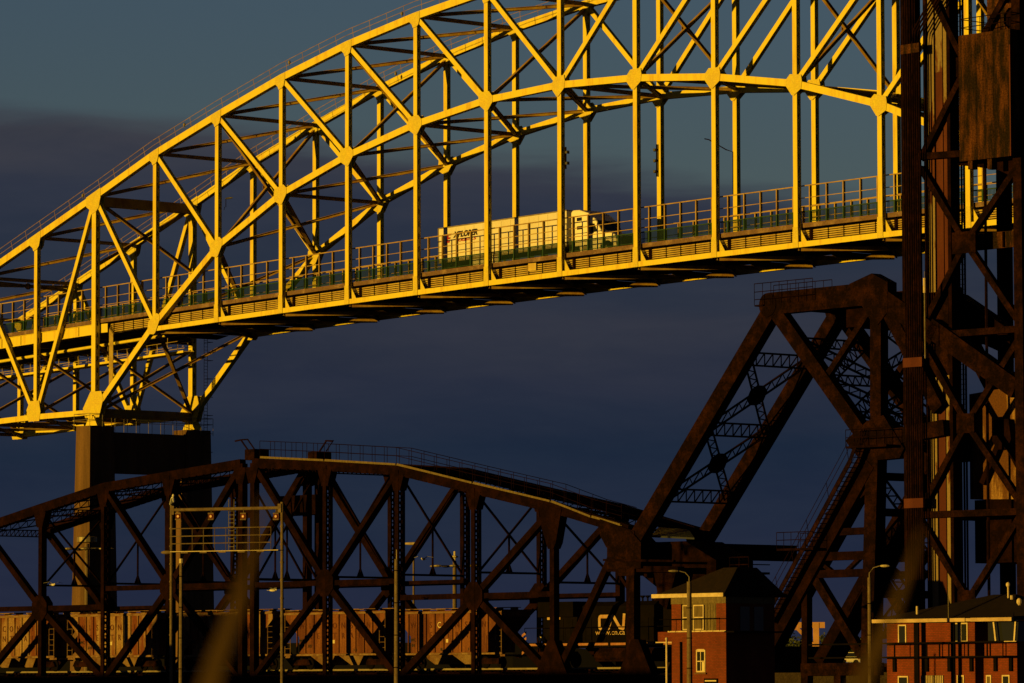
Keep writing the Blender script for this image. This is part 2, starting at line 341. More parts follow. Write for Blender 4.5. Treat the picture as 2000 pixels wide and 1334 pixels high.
for L in (0, WB):
    mb = MB()
    for s_ in range(SMIN, SMAX): member(mb, pt(s_, TOP[s_]), pt(s_ + 1, TOP[s_ + 1]), .62, .5, L)
    mb.build('top_chord', STEEL, YB)
    mb = MB()
    for s_ in range(1, 14): member(mb, pt(s_, LOW[s_]), pt(s_ + 1, LOW[s_ + 1]), .56, .5, L)
    member(mb, pt(0, LOW[0]), pt(1, LOW[1]), .56, .5, L, slots=False); member(mb, pt(14, LOW[14]), pt(15, LOW[15]), .56, .5, L)
    mb.build('arch_rib', STEEL, YB)
    mb = MB()
    for s_ in range(SMIN, 0): member(mb, pt(s_, LOW[s_]), pt(s_ + 1, LOW[s_ + 1]), .50, .5, L)
    mb.build('lower_chord', STEEL, YB)
    mb = MB()
    for s_ in range(1, 14): member(mb, pt(s_, hb(s_)), pt(s_ + 1, hb(s_ + 1)), .42, .42, L)
    mb.build('deck_tie', STEEL, YB)
    for s_ in range(SMIN, SMAX + 1):
        lo_ = min(LOW[s_], hb(s_)); lo_ = LOW[s_] if (s_ <= 1 or s_ >= 14) else hb(s_)
        w, dn = (.60, .50) if s_ in (0, 15) else (.46, .42)
        mb = MB(); member(mb, pt(s_, lo_), pt(s_, TOP[s_] - .25), w, dn, L, slots=True); mb.build('vertical', STEEL, YB)
    dg = [(('T', s_), ('W', s_ + 1)) for s_ in range(0, 7)] + [(('W', s_), ('T', s_ + 1)) for s_ in range(7, 15)] + [(('T', 0), ('W', -1)), (('T', -2), ('W', -1)), (('T', -2), ('W', -3))]
    for (k0, a), (k1, b) in dg:
        pa = pt(a, TOP[a] if k0 == 'T' else LOW[a]); pb = pt(b, TOP[b] if k1 == 'T' else LOW[b])
        mb = MB(); member(mb, pa, pb, .42, .40, L, slots=True, pitch=1.3, trim=.5); mb.build('diagonal', STEEL, YB)
    # gusset plates: top nodes, arch nodes
    for s_ in range(SMIN, SMAX + 1):
        mb = MB(); y0, y1 = L - .25 - .035, L - .25 - .004
        c = pt(s_, TOP[s_]); sl = (TOP[min(s_ + 1, 15)] - TOP[max(s_ - 1, SMIN)]) / ((min(s_ + 1, 15) - max(s_ - 1, SMIN)) * P)
        k = 1.35 if s_ == 0 else (1.05 if s_ == -1 else .88)
        def q(dx, dz, c=c, sl=sl): return (c[0] + dx * k, c[1] + dz * k + sl * dx * k)
        poly = [q(-.85, .305), q(.75, .305), q(.75, -.35), q(.55, -.95), q(.28, -1.1), q(-.26, -1.1), q(-.4, -.75), q(-.85, -.33)]
        mb.prism(poly, y0, y1)
        if L == 0 or True: mb.prism(poly, L + .254, L + .285)
        mb.build('gusset_plate', RIVET, YB)
        if s_ >= 1 and s_ <= 14:
            mb = MB(); c = pt(s_, LOW[s_]); sl = (LOW[min(s_ + 1, 14)] - LOW[max(s_ - 1, 0)]) / ((min(s_ + 1, 14) - max(s_ - 1, 0)) * P) if s_ < 14 else 0
            a = .72
            poly = [(c[0] + x * .9, c[1] + z * .9 + sl * x * .8) for x, z in [(x_ * (1 if s_ >= 8 else (-1 if s_ < 7 else .9)), z_) for x_, z_ in [(-.5, .75), (.85, .85), (.95, .3), (.85, -.35), (-.05, -1.05), (-.3, -1.05), (-1.0, -.32), (-1.0, .2)]]]
            mb.prism(poly, y0, y1); mb.prism(poly, L + .254, L + .285); mb.build('gusset_plate', RIVET, YB)
        if s_ in (-1, 0, -3):
            mb = MB(); c = pt(s_, LOW[s_]); k = 1.25 if s_ == 0 else 1.0
            poly = [(c[0] + x * k, c[1] + z * k) for x, z in [(-.9, -.4), (.75, -.4), (1.25, .9) if s_ == 0 else (.95, .5), (1.0, 1.5) if s_ == 0 else (.7, 1.5), (-.3, 1.5) if s_ == 0 else (-.7, 1.5), (-1.2, .3)]]
            mb.prism(poly, y0, y1); mb.prism(poly, L + .254, L + .285); mb.build('gusset_plate', RIVET, YB)
    # walkway hand lines along the top chord
    mb = MB(); r = .024
    for LL in (L - .22,):
        for s_ in range(SMIN, SMAX):
            a = Vector((s_ * P, LL, TOP[s_] + .31)); b = Vector(((s_ + 1) * P, LL, TOP[s_ + 1] + .31)); nrm = Vector((-(b - a).z, 0, (b - a).x)).normalized()
            for hh in (.48, .95): mb.tube([a + nrm * hh, b + nrm * hh], r, 4)
            for i in range(4):
                c = a.lerp(b, (i + .4 + (.3 if LL > L else 0)) / 4); mb.tube([c, c + nrm * .95], r * 1.1, 4)
    mb.build('chord_handrail', RAILM, YB)
# gussets where verticals meet the tie
for L in (0, WB):
    for s_ in range(2, 14):
        mb = MB(); c = pt(s_, hb(s_)); mb.prism([(c[0] - .32, c[1] - .2), (c[0] + .32, c[1] - .2), (c[0] + .27, c[1] + 1.4), (c[0] - .27, c[1] + 1.4)], L - .25, L - .222)
        mb.prism([(c[0] + .25, c[1] + .2), (c[0] + .95, c[1] + .25), (c[0] + .25, c[1] + 1.3)], L + .05, L + .08); mb.build('foot_plate', RIVET, YB)
# bracing between the two trusses
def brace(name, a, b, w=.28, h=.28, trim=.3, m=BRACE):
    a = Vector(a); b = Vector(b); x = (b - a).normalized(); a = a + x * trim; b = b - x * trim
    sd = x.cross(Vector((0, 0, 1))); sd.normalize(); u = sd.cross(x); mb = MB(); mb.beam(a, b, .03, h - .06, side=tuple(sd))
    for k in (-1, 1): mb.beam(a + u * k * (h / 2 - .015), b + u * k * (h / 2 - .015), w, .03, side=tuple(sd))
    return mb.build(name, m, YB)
for s_ in range(SMIN, SMAX + 1):
    t = s_ * P
    if s_ == 0:
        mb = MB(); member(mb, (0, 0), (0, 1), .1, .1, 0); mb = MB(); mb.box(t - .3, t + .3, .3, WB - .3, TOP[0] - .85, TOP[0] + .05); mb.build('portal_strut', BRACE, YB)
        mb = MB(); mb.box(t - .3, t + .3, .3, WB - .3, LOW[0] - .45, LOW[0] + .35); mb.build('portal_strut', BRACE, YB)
    else: brace('cross_strut', (t, 0, TOP[s_]), (t, WB, TOP[s_]), .34, .3)
    if s_ < SMAX: brace('top_lateral', (t, 0, TOP[s_]), (t + P, WB, TOP[s_ + 1]), .30, .3)
    if s_ % 2 == 0 and s_ >= -2:
        lowz = LOW[s_] if s_ >= 2 else hb(s_) + 6.6
        brace('sway_brace', (t, 0, TOP[s_] - .3), (t, WB, lowz), .30, .26); brace('sway_brace', (t, WB, TOP[s_] - .3), (t, 0, lowz), .30, .26)
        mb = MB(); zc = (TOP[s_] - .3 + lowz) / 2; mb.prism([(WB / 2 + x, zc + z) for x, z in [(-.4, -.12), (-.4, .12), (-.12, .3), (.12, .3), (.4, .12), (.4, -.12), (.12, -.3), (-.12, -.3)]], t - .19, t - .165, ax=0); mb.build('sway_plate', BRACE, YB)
    if s_ <= 0 and s_ > SMIN - 1:
        brace('sway_brace', (t, 0, LOW[s_] + .3), (t, WB, hb(s_) - .6), .26, .24); brace('sway_brace', (t, WB, LOW[s_] + .3), (t, 0, hb(s_) - .6), .26, .24)
        if s_ < 0: brace('cross_strut', (t, 0, LOW[s_]), (t, WB, LOW[s_]), .4, .3)
    if s_ % 2 == 1 and 1 <= s_ <= 13: brace('cross_strut', (t, 0, LOW[s_]), (t, WB, LOW[s_]), .36, .3)
    if s_ < SMAX:
        brace('arch_lateral', (t, 0, LOW[s_] + (0 if s_ > 0 else -.1)), (t + P, WB, LOW[s_ + 1]), .30, .28)
        brace('arch_lateral', (t + P, 0, LOW[s_ + 1]), (t, WB, LOW[s_] + .02), .30, .28)
    if 1 <= s_ < 14:
        a, b = hb(s_) - .24, hb(s_ + 1) - .24
        brace('deck_lateral', (t, .1, a - .04), (t + P, WB - .1, b - .04), .14, .34, .2); brace('deck_lateral', (t + P, .1, b - .02), (t, WB - .1, a - .02), .14, .22, .2)
# deck
def strip(mb, s0, s1, L0, L1, zf0, zf1):
    n = int(s1 - s0) * 2
    for i in range(n):
        a = s0 + (s1 - s0) * i / n; b = s0 + (s1 - s0) * (i + 1) / n
        mb.add([(s * P, LL, hcurb(s) + z) for s in (a, b) for LL in (L0, L1) for z in (zf0, zf1)], [(0, 1, 3, 2), (4, 6, 7, 5), (0, 4, 5, 1), (2, 3, 7, 6), (0, 2, 6, 4), (1, 5, 7, 3)])
    return mb
strip(MB(), SMIN, SMAX, .75, WB - .75, -.32, -.14).build('road_deck', ASPH, YB)
for L0, L1 in ((.28, .745), (WB - .745, WB - .28)): strip(MB(), SMIN, SMAX, L0, L1, -.36, 0).build('curb', CURB, YB)
for L in (1.4, 3.2, 5.6, 8.0, 9.8): strip(MB(), SMIN, SMAX, L - .1, L + .1, -1.34, -.33).build('stringer', FLOORS, YB)
mb = MB(); strip(mb, SMIN, 0, .34, .40, -1.28, -.45); strip(mb, SMIN, 0, .25, .5, -1.34, -1.285); strip(mb, SMIN, 0, .25, .5, -.445, -.39)
mb.box(0, 1.35, .34, .40, hcurb(0) - 1.25, hcurb(0) - .45)
for s2 in range(SMIN * 3, 1): mb.box(s2 * 3 - .04, s2 * 3 + .04, .26, .335, hcurb(s2 / 3) - 1.27, hcurb(s2 / 3) - .46)
mb.build('edge_girder', STEEL, YB)
for s_ in range(SMIN, SMAX + 1):
    t = s_ * P; z1 = hcurb(s_) - 1.0; z0 = hb(s_) - .1
    mb = MB(); mb.box(t - .04, t + .04, .26, WB - .26, z0, z1); mb.box(t - .2, t + .2, .26, WB - .26, z0 - .05, z0 - .004); mb.box(t - .2, t + .2, .26, WB - .26, z1 + .003, z1 + .05)
    mb.prism([(.26, z0 - .1), (2.8, z0 - .1), (4.2, z0 - .55), (7, z0 - .55), (8.4, z0 - .1), (WB - .26, z0 - .1)][::-1], t - .035, t + .035, ax=0)
    mb.build('floor_beam', FLOORS, YB)
# railings: green baluster panel low, pale rails above, one per bay
for L in (.52, WB - .52):
    for s_ in range(SMIN, SMAX):
        g = MB(); y = MB(); t0 = s_ * P; t1 = (s_ + 1) * P
        def zc(t): return hcurb(t / P)
        for k in range(6):
            t = s_ * P + .9 + 1.8 * k
            if k == 5: continue
            g.box(t - .07, t + .07, L - .12, L + .12, zc(t), zc(t) + .95); y.box(t - .055, t + .055, L - .11, L + .11, zc(t) + .95, zc(t) + 2.92)
        for a, b in ((t0, t1),):
            g.beam((a, L, zc(a) + .12), (b, L, zc(b) + .12), .06, .06); g.beam((a, L, zc(a) + .93), (b, L, zc(b) + .93), .08, .09)
            for hh, tk in ((1.28, .055), (1.98, .055), (2.92, .085)): y.beam((a, L, zc(a) + hh), (b, L, zc(b) + hh), tk, tk)
        n = int((t1 - t0) / .13)
        for i in range(n):
            t = t0 + (i + .5) * .13; g.box(t - .016, t + .016, L - .02, L + .02, zc(t) + .12, zc(t) + .92)
        rl = g.build('railing', GREEN, YB); y.build('upper_rail', RAILM, rl)
# conduits below the curb, one bundle per bay, with clamps
for s_ in range(0, 14):
    mb = MB(); t0 = s_ * P + (.35 if s_ else 1.45); t1 = (s_ + 1) * P - .30
    for k in range(5):
        dz = -.60 - .165 * k
        pts = [(t, .52 + .0 * k, hcurb(t / P) + dz) for t in (t0, (t0 + t1) / 2, t1)]
        if s_ == 0 and k < 5: pts = [(t0 + .12 * k, .52, 27.5 + .3 * k), (t0 + .12 * k, .52, hcurb(0) - 1.0 - .1 * k)] + [(t0 + .25 + .12 * k, .52, hcurb(.17) + dz)] + pts[1:]
        mb.tube(pts, .052, 6)
    cb_ = mb.build('conduit_bundle', PIPE, YB)
    for i in range(5):
        t = t0 + (t1 - t0) * (i + .5) / 5; zz = hcurb(t / P); MB().box(t - .035, t + .035, .44, .60, zz - 1.36, zz - .50).build('clamp', RUST, cb_)
    t = s_ * P + 1.0
    if s_: MB().box(t - .12, t + .12, .40, .66, hcurb(t / P) - 1.38, hcurb(t / P) - .48).build('clamp', RUST, cb_)
tj, hj = FY.loc(1040.5, 521.5, .4); MB().box(tj - .48, tj + .48, .32, .45, hj - .31, hj + .31).build('junction_box', PIPE, YB)
# catwalk under the deck at the pier, and a water pipe
tA, hA = FY.loc(369, 687, 4.2); mb = MB(); t0c = -27.
def zcat(t): return hA + (t - tA) * .034
for L in (3.6, 4.8): mb.beam((t0c, L, zcat(t0c)), (tA, L, zcat(tA)), .12, .2)
mb.add([(t0c, 3.6, zcat(t0c)), (tA, 3.6, zcat(tA)), (tA, 4.8, zcat(tA)), (t0c, 4.8, zcat(t0c))], [(0, 1, 2, 3)])
cw = mb.build('catwalk', STEEL, YB); mb = MB()
for L in (3.6, 4.8):
    for hh in (.5, 1.0): mb.tube([(t0c, L, zcat(t0c) + hh), (tA, L, zcat(tA) + hh)], .025, 4)
    t = t0c
    while t < tA: mb.tube([(t, L, zcat(t)), (t, L, zcat(t) + 1.0)], .028, 4); t += 1.5
t = t0c
while t < tA: mb.tube([(t, 4.8, zcat(t)), (t, 4.8, hb(t / P) - .2)], .03, 4); t += 4.5
for hh in (0, 1.7): mb.tube([(tA, 3.6, zcat(tA) + hh), (tA + .5, 4.2, zcat(tA) + hh), (tA, 4.8, zcat(tA) + hh)], .03, 4)
mb.build('handrail', PIPE, cw)
ta, ha = FY.loc(0, 706, 1.2); tb, hb_ = FY.loc(323, 655, 1.2); MB().tube([(ta - 6, 1.2, ha - .3), (ta, 1.2, ha), (tb, 1.2, hb_)], .14, 8).build('water_pipe', STEEL, YB)
mb = MB(); 
for LL in (WB + .9, WB + 1.3): mb.tube([(.6, LL, 22.5), (.6, LL, 35)], .03, 4)
for i in range(40): mb.tube([(.6, WB + .9, 22.8 + i * .3), (.6, WB + 1.3, 22.8 + i * .3)], .018, 4)
for i in range(7): mb.tube([(.6, WB + .9, 23.5 + i * 1.7), (1.3, WB + .8, 23.5 + i * 1.7), (1.3, WB + 1.4, 23.5 + i * 1.7), (.6, WB + 1.3, 23.5 + i * 1.7)], .022, 4)
mb.build('caged_ladder', RUSTL, YB)
# bearings on the pier
for L in (0, WB):
    mb = MB(); mb.prism([(-.9, 25.55), (.9, 25.55), (.35, 26.4), (-.35, 26.4)], L - .45, L + .45); mb.lathe((0, L - .5, 26.35), [(.22, 0), (.22, 1.0)], 10, axis=1); mb.build('bearing', STEEL, YB)

# lamps and fixtures on the arch bridge
def lamp_on_vertical(u, v, du, label):
    t, h = FY.loc(u, v, 0); r = thing(FY, 'bridge_lamp', label, 'lamp', t, 0, h)
    MB().tube([(t, .1, h), (t + .05, .1, h + .25), (t + .25, .1, h + .25), (t + .25, .1, h + 1.0)], .035, 5).build('bracket', RUST, r)
    MB().ball((t + .25 + du, .1, h + 1.0), .55, .14, .09).build('lamp_head', GRAY, r)
lamp_on_vertical(436, 410, .45, 'small dark lamp bracketed on an arch bridge vertical, left of the truck')
def fixture(fr, u, v, L, n, label, dz=.9, side=1):
    t, h = fr.loc(u, v, L); r = thing(fr, 'floodlight_cluster', label, 'floodlight', t, L, h)
    MB().box(t - .05, t + .05, L - .05, L + .05, h, h + dz * n).build('mount', RUST, r)
    for i in range(n):
        z = h + dz * (i + .5); MB().prism([(t + side * .05, z - .08), (t + side * .3, z - .13), (t + side * .3, z + .13), (t + side * .05, z + .08)], L - .13, L + .13).build('lamp_head', GRAY, r)
fixture(FY, 1283, 345, WB - .35, 3, 'cluster of three stacked floodlights clamped to a far-side bridge vertical', side=-1)
fixture(FY, 1105, 330, -.1, 2, 'pair of small lamps on the near bridge vertical above the truck cab')
for (u, v, L, lab) in [(162, 384, -.25, 'lowest of the small beacon lights along the arch hand line, at far left'), (360, 246, -.25, 'small beacon light on the hand line, second from left'), (565, 124, -.25, 'small beacon light on the hand line, third from left'), (785, 29, -.25, 'highest small beacon light on the hand line, near the top edge'), (773, 146, WB - .2, 'small beacon light standing on the far top chord')]:
    t, h = FY.loc(u, v, L); r = thing(FY, 'beacon_light', lab, 'light', t, L, h - .2, 'beacon lights along the arch top')
    MB().tube([(t, L, h - .2), (t, L, h + .3)], .03, 5).build('stem', GALV, r); MB().ball((t, L, h + .1), .13, .13, .17).build('lens', GALV, r)
t, h = FY.loc(1435, 297, WB); t2, h2 = FY.loc(1405, 275, WB)
single(FY, MB().tube([(t, WB - .2, h - 3.5), (t, WB - .2, h), (t - .5, WB - .5, h + .2), (t2, WB - 1.2, h2), (t2 - .4, WB - 1.3, h2 + .1)], .05, 5), 'curved_mast_arm', RUST, 'thin curved lamp arm on a far bridge vertical near the middle right', 'lamp arm', t, WB, h)

# ---------------- pier
PR = thing(FY, 'bridge_pier', 'tall concrete portal pier with two tapered columns under the arch bridge', 'pier', 0, 0, 0)
zt = 25.5
for L in (0, WB):
    mb = MB(); a, b = 1.05, 1.45; c, e = 1.35, 1.75
    mb.add([(x * a, L + y * c, zt) for x, y in ((-1, -1), (1, -1), (1, 1), (-1, 1))] + [(x * b, L + y * e, -1) for x, y in ((-1, -1), (1, -1), (1, 1), (-1, 1))], [(0, 1, 2, 3), (4, 5, 6, 7), (0, 1, 5, 4), (1, 2, 6, 5), (2, 3, 7, 6), (3, 0, 4, 7)])
    for zz in (20, 15, 10, 5):
        k = (zt - zz) / 26.5; mb.box(-a - (b - a) * k - .012, a + (b - a) * k + .012, L - c - (e - c) * k - .012, L + c + (e - c) * k + .012, zz, zz + .06)
    mb.build('column', CONC, PR)
mb = MB(); mb.box(-.8, .8, 1.3, WB - 1.3, 21.3, 25.0); mb.build('cross_wall', CONC, PR)
mb = MB()
for hh in (.55, 1.1):
    pts = [(-1.2, -1.5), (1.2, -1.5), (1.2, WB + 1.5), (-1.2, WB + 1.5)]
    for i in range(4): a = pts[i]; b = pts[(i + 1) % 4]; mb.tube([(a[0], a[1], zt + hh), (b[0], b[1], zt + hh)], .025, 4)
for i in range(11):
    for x in (-1.2, 1.2): mb.tube([(x, -1.5 + i * (WB + 3) / 10, zt - .5), (x, -1.5 + i * (WB + 3) / 10, zt + 1.1)], .03, 4)
mb.build('top_railing', GALV, PR)

# ================================================================== TRUCK
Lt = 2.75; tr0 = FY.loc(857, 447, Lt)[0]
def zr(t): return hcurb(t / P) - .14
slope = (zr(tr0 + 22) - zr(tr0)) / 22
TK = bpy.data.objects.new('semi_truck', None); COL.objects.link(TK)
z0r = zr(tr0); TK.location = FY.world(tr0, Lt, z0r)
TK.rotation_mode = 'QUATERNION'; TK.rotation_quaternion = Matrix.Rotation(-TH, 4, 'Z').to_quaternion() @ Matrix.Rotation(-math.atan(slope), 4, 'Y').to_quaternion()
OFF[TK.name] = Vector((0, 0, 0)); tag(TK, 'white semi truck with a long box trailer driving across the arch bridge', 'truck')
LT = 16.1
trl = MB().box(0, LT, 0, 2.55, 1.15, 4.10).build('trailer_box', SIDEW, TK)
mb = MB()
for i in range(1, 14): mb.box(i * LT / 14 - .008, i * LT / 14 + .008, -.006, 0, 1.3, 3.95)
mb.box(-.01, LT + .01, -.02, 2.57, 4.02, 4.12); mb.box(-.01, LT + .01, -.02, 2.57, 1.1, 1.25); mb.box(-.02, .1, -.02, 2.57, 1.1, 4.12); mb.build('edge_trim', GALV, trl)
text('XPLORER', .68, DARKL, trl, 2.0, -.02, 3.13, 'lettering', shear=.3, bold=.03, sx=1.04)
text('E', 1.02, RED, trl, .95, -.02, 2.78, 'lettering', shear=.35, bold=.03)
text('LOGISTICS', .30, RED, trl, 2.3, -.02, 2.74, 'lettering', bold=.012, sx=1.75, shear=.2)
MB().box(4.4, 7.7, -.03, -.004, .55, 1.08).build('side_skirt', SIDEW, trl)
for tx in (1.0, 2.3):
    for yy in (.0, 1.95):
        MB().lathe((tx, yy, .5), [(.5, 0), (.5, .6)], 20, axis=1).build('wheel', TIRE, TK)
MB().box(.2, 3.2, .3, 2.2, .75, 1.1).build('trailer_bogie', BLACK, TK); MB().box(LT - 3.6, LT - 3.3, .3, .5, .3, 1.15).build('landing_gear', BLACK, TK)
cx = LT + .45
cab = [(cx, 1.0), (cx, 3.85), (cx + .25, 4.02), (cx + 1.0, 3.98), (cx + 2.1, 3.62), (cx + 3.0, 2.98), (cx + 3.55, 2.15), (cx + 3.6, 1.95), (cx + 5.0, 1.72), (cx + 5.35, 1.4), (cx + 5.4, .45), (cx + 4.95, .45), (cx + 4.85, .9), (cx + 4.45, 1.15), (cx + 3.95, 1.15), (cx + 3.55, .9), (cx + 3.45, .5), (cx + 1.0, .5), (cx + 1.0, 1.0)]
cabo = MB().prism(cab, .05, 2.5)
co_ = cabo.build('cab', WHITE, TK)
bv = co_.modifiers.new('b', 'BEVEL'); bv.width = .12; bv.segments = 2; bv.limit_method = 'ANGLE'
MB().prism([(cx + 2.15, 1.95), (cx + 2.15, 2.72), (cx + 2.85, 2.68), (cx + 3.2, 2.0)], .02, 2.53).build('side_window', GLASS, co_)
ws = MB(); ws.add([(cx + 3.06, .25, 2.93), (cx + 3.06, 2.3, 2.93), (cx + 3.60, 2.35, 2.14), (cx + 3.60, .2, 2.14)], [(0, 1, 2, 3)]); 
MB().prism([(cx + 2.95, 2.93), (cx + 3.07, 2.93), (cx + 3.62, 2.12), (cx + 3.48, 2.12)], .15, 2.4).build('windshield', GLASS, co_)
for z in (3.05, 2.35): MB().box(cx + .75, cx + 1.35, .02, .06, z, z + .28).build('sleeper_window', GLASS, co_)
MB().box(cx + 2.45, cx + 2.7, -.25, -.1, 1.9, 2.6).build('mirror', BLACK, co_)
MB().box(cx + 5.40, cx + 5.45, .7, 1.85, .7, 1.5).build('grille', GRAY, co_)
for yy in (.12, 2.1): MB().box(cx + 5.3, cx + 5.46, yy, yy + .32, .95, 1.2).build('headlight', CLET, co_)
MB().box(cx + 4.95, cx + 5.5, .05, 2.5, .35, .62).build('bumper', GRAY, co_)
MB().lathe((cx + 1.75, -.05, .72), [(.3, 0), (.3, .5)], 14, axis=1).build('fuel_tank', GALV, co_)
for x in (cx - 1.1, cx + .25, cx + 4.2):
    for yy in (.02, 1.9):
        w = MB().lathe((x, yy, .5), [(.5, 0), (.5, .55)], 20, axis=1).build('wheel', TIRE, TK)
        if yy < 1: MB().lathe((x, yy - .02, .5), [(.27, 0), (.27, .04)], 14, axis=1).build('rim', GALV, w)
MB().box(cx - 2., cx + 3.5, .8, 1.7, .6, 1.0).build('chassis', BLACK, TK)
# ================================================================== RAIL BRIDGE
pr = at(640, 1140, 345); FR = Frame((pr.x, pr.y)); WR = 6.2; RAILH = 3.05
TOPR = {-43: 14.4, -35: 15.78, -26.8: 17.15, -18.6: 17.75, -9.9: 18.35, -8.5: 18.35, 0: 17.85, 8.1: 17.25, 16.35: 15.65, 24.5: 14.1, 32.2: 12.3}
MIDR = {-35: 7.95, -18.6: 9.35, 0: 9.3, 16.35: 8.1}
BOT = 2.35
def gus(mb, c, r, L, k=8, sx=1., rot=.39):
    for y0, y1 in ((L - .31, L - .283), (L + .283, L + .31)): mb.prism([(c[0] + r * sx * cos(2 * pi * i / k + rot), c[1] + r * sin(2 * pi * i / k + rot)) for i in range(k)], y0, y1)
    return mb
def mem(root, name, a, b, w, dn, L, kind='P', m=None, trim=0., pitch=None):
    mb = MB()
    if kind == 'P': member(mb, a, b, w, dn, L, trim=trim)
    elif kind == 'H': laced(mb, a, b, w, dn, L, trim=trim, pitch=.72, slot=True)
    else: laced(mb, a, b, w, dn, L, trim=trim, pitch=pitch)
    return mb.build(name, m or RUST, root)
def leaf(root, ts, mids, botnodes, diags, cen):
    for L in (0, WR):
        mb = MB()
        for a, b in zip(ts[:-1], ts[1:]): member(mb, (a, TOPR[a]), (b, TOPR[b]), .68, .56, L)
        mb.build('top_chord', RUST, root)
        mb = MB(); member(mb, (ts[0], BOT), (ts[-1], BOT), .6, .56, L); mb.build('bottom_chord', RUST, root)
        for t in ts:
            if t == -43: continue
            plate = t in (-35, 24.5, 32.2, -9.9, -8.5)
            if t in (-8.5, -9.9): mem(root, 'vertical', (t, BOT), (t, TOPR[t]), .5, .5, L, 'P')
            elif plate: mem(root, 'vertical', (t, BOT), (t, TOPR[t]), .45, .5, L, 'P')
            else: mem(root, 'vertical', (t, BOT), (t, TOPR[t]), .38, .66, L, 'X', pitch=.66)
        for a, b, k in diags: mem(root, 'diagonal', a, b, .5 if k == 'P' else .36, .46 if k == 'P' else .6, L, k)
        for t in mids: gus(MB(), (t, MIDR[t]), 1.05, L, 8, 1.0).build('gusset_plate', RUST, root)
        for t in ts:
            if t in (-43,): continue
            mb = MB()
            for y0, y1 in ((L - .312, L - .285), (L + .285, L + .312)): mb.prism([(t - .8, TOPR[t] - .3), (t + .8, TOPR[t] - .3), (t + .35, TOPR[t] - 1.5), (t - .35, TOPR[t] - 1.5)], y0, y1)
            mb.build('gusset_plate', RUST, root)
        for a, b in zip(ts[:-1], ts[1:]):
            z = [MIDR[x] for x in (a, b) if x in MIDR]
            if z and a > -60: mem(root, 'mid_strut', (a, z[0]), (b, z[0]), .38, .34, L, 'P')
    # sway frames and top laterals
    for t in ts:
        if t == -43: continue
        zs = 9.75 if t < 20 else 8.9
        if t > 30: continue
        mb = MB(); mb.beam((t, .2, TOPR[t] - .5), (t, WR - .2, zs), .13, .13, side=(1, 0, 0)); mb.beam((t, WR - .2, TOPR[t] - .5), (t, .2, zs), .13, .13, side=(1, 0, 0))
        zc = (TOPR[t] - .5 + zs) / 2; mb.tube([(t, WR / 2, zc), (t, WR / 2, zs)], .08, 5); mb.beam((t, .2, zs), (t, WR - .2, zs), .15, .15, side=(1, 0, 0)); mb.prism([(WR / 2 - .35, zs), (WR / 2 + .35, zs), (WR / 2 + .05, zs + .7), (WR / 2 - .05, zs + .7)], t - .02, t + .02, ax=0)
        mb.build('sway_frame', RUST, root)
    for a, b in zip(ts[:-1], ts[1:]):
        if b - a < 3: continue
        for p0, p1 in (((a, .2, TOPR[a] - .15), (b, WR - .2, TOPR[b] - .15)), ((a, WR - .2, TOPR[a] - .2), (b, .2, TOPR[b] - .2)), ((a, .2, TOPR[a] - .3), (a, WR - .2, TOPR[a] - .3))):
            mb = MB(); lattice3(mb, p0, p1, .5, (0, 0, 1), .09, n=14); mb.build('top_lateral', RUST, root)
        # lacing bars hanging below each chord give it a toothed underside
        for L in (0, WR):
            mb = MB(); n = 10
            for i in range(n):
                t = a + (b - a) * (i + .5) / n; z = TOPR[a] + (TOPR[b] - TOPR[a]) * (i + .5) / n; sl = (TOPR[b] - TOPR[a]) / (b - a); mb.beam((t - .33, L, z - .36 - .33 * sl), (t + .33, L, z - .36 + .33 * sl), .60, .07)
            mb.build('batten_plate', RUST, root)
    n = int((ts[-1] - ts[0]) / 4.1)
    for i in range(n + 1):
        t = ts[0] + i * (ts[-1] - ts[0]) / n; MB().box(t - .12, t + .12, .3, WR - .3, 1.9, 2.75).build('floor_beam', RUST, root)
    for L in (2.2, 3.9):
        MB().box(ts[0], ts[-1], L - .12, L + .12, 2.05, 2.8).build('stringer', RUST, root)
        MB().box(ts[0], ts[-1], L - .04 + (.18 if L < 3 else -.18), L + .04 + (.18 if L < 3 else -.18), 2.93, RAILH).build('rail', GALV, root)
    mb = MB(); t = ts[0]
    while t < ts[-1]: mb.box(t, t + .22, 1.3, 4.9, 2.81, 2.92); t += .5
    mb.build('sleepers', RUST, root)
    MB().box(ts[0], ts[-1], .32, .36, 1.95, 2.6).build('side_plate', RUST, root)
LL_ = thing(FR, 'bascule_bridge_leaf', 'dark brown steel railway truss leaf at the lower left, in front of the pier', 'bridge', -26, 0, 2, 'railway truss leaves')
leaf(LL_, [-43, -35, -26.8, -18.6, -9.9], [-35, -18.6], [], [((-9.9, 18.3), (-18.6, 9.35), 'P'), ((-18.6, 9.35), (-26.8, BOT), 'P'), ((-26.8, 17.1), (-18.6, 9.35), 'H'), ((-18.6, 9.35), (-9.9, BOT), 'H'), ((-43, 14.4), (-35, 7.95), 'P'), ((-35, 7.95), (-26.8, BOT), 'P'), ((-35, 7.95), (-43, BOT), 'P')], -9.9)
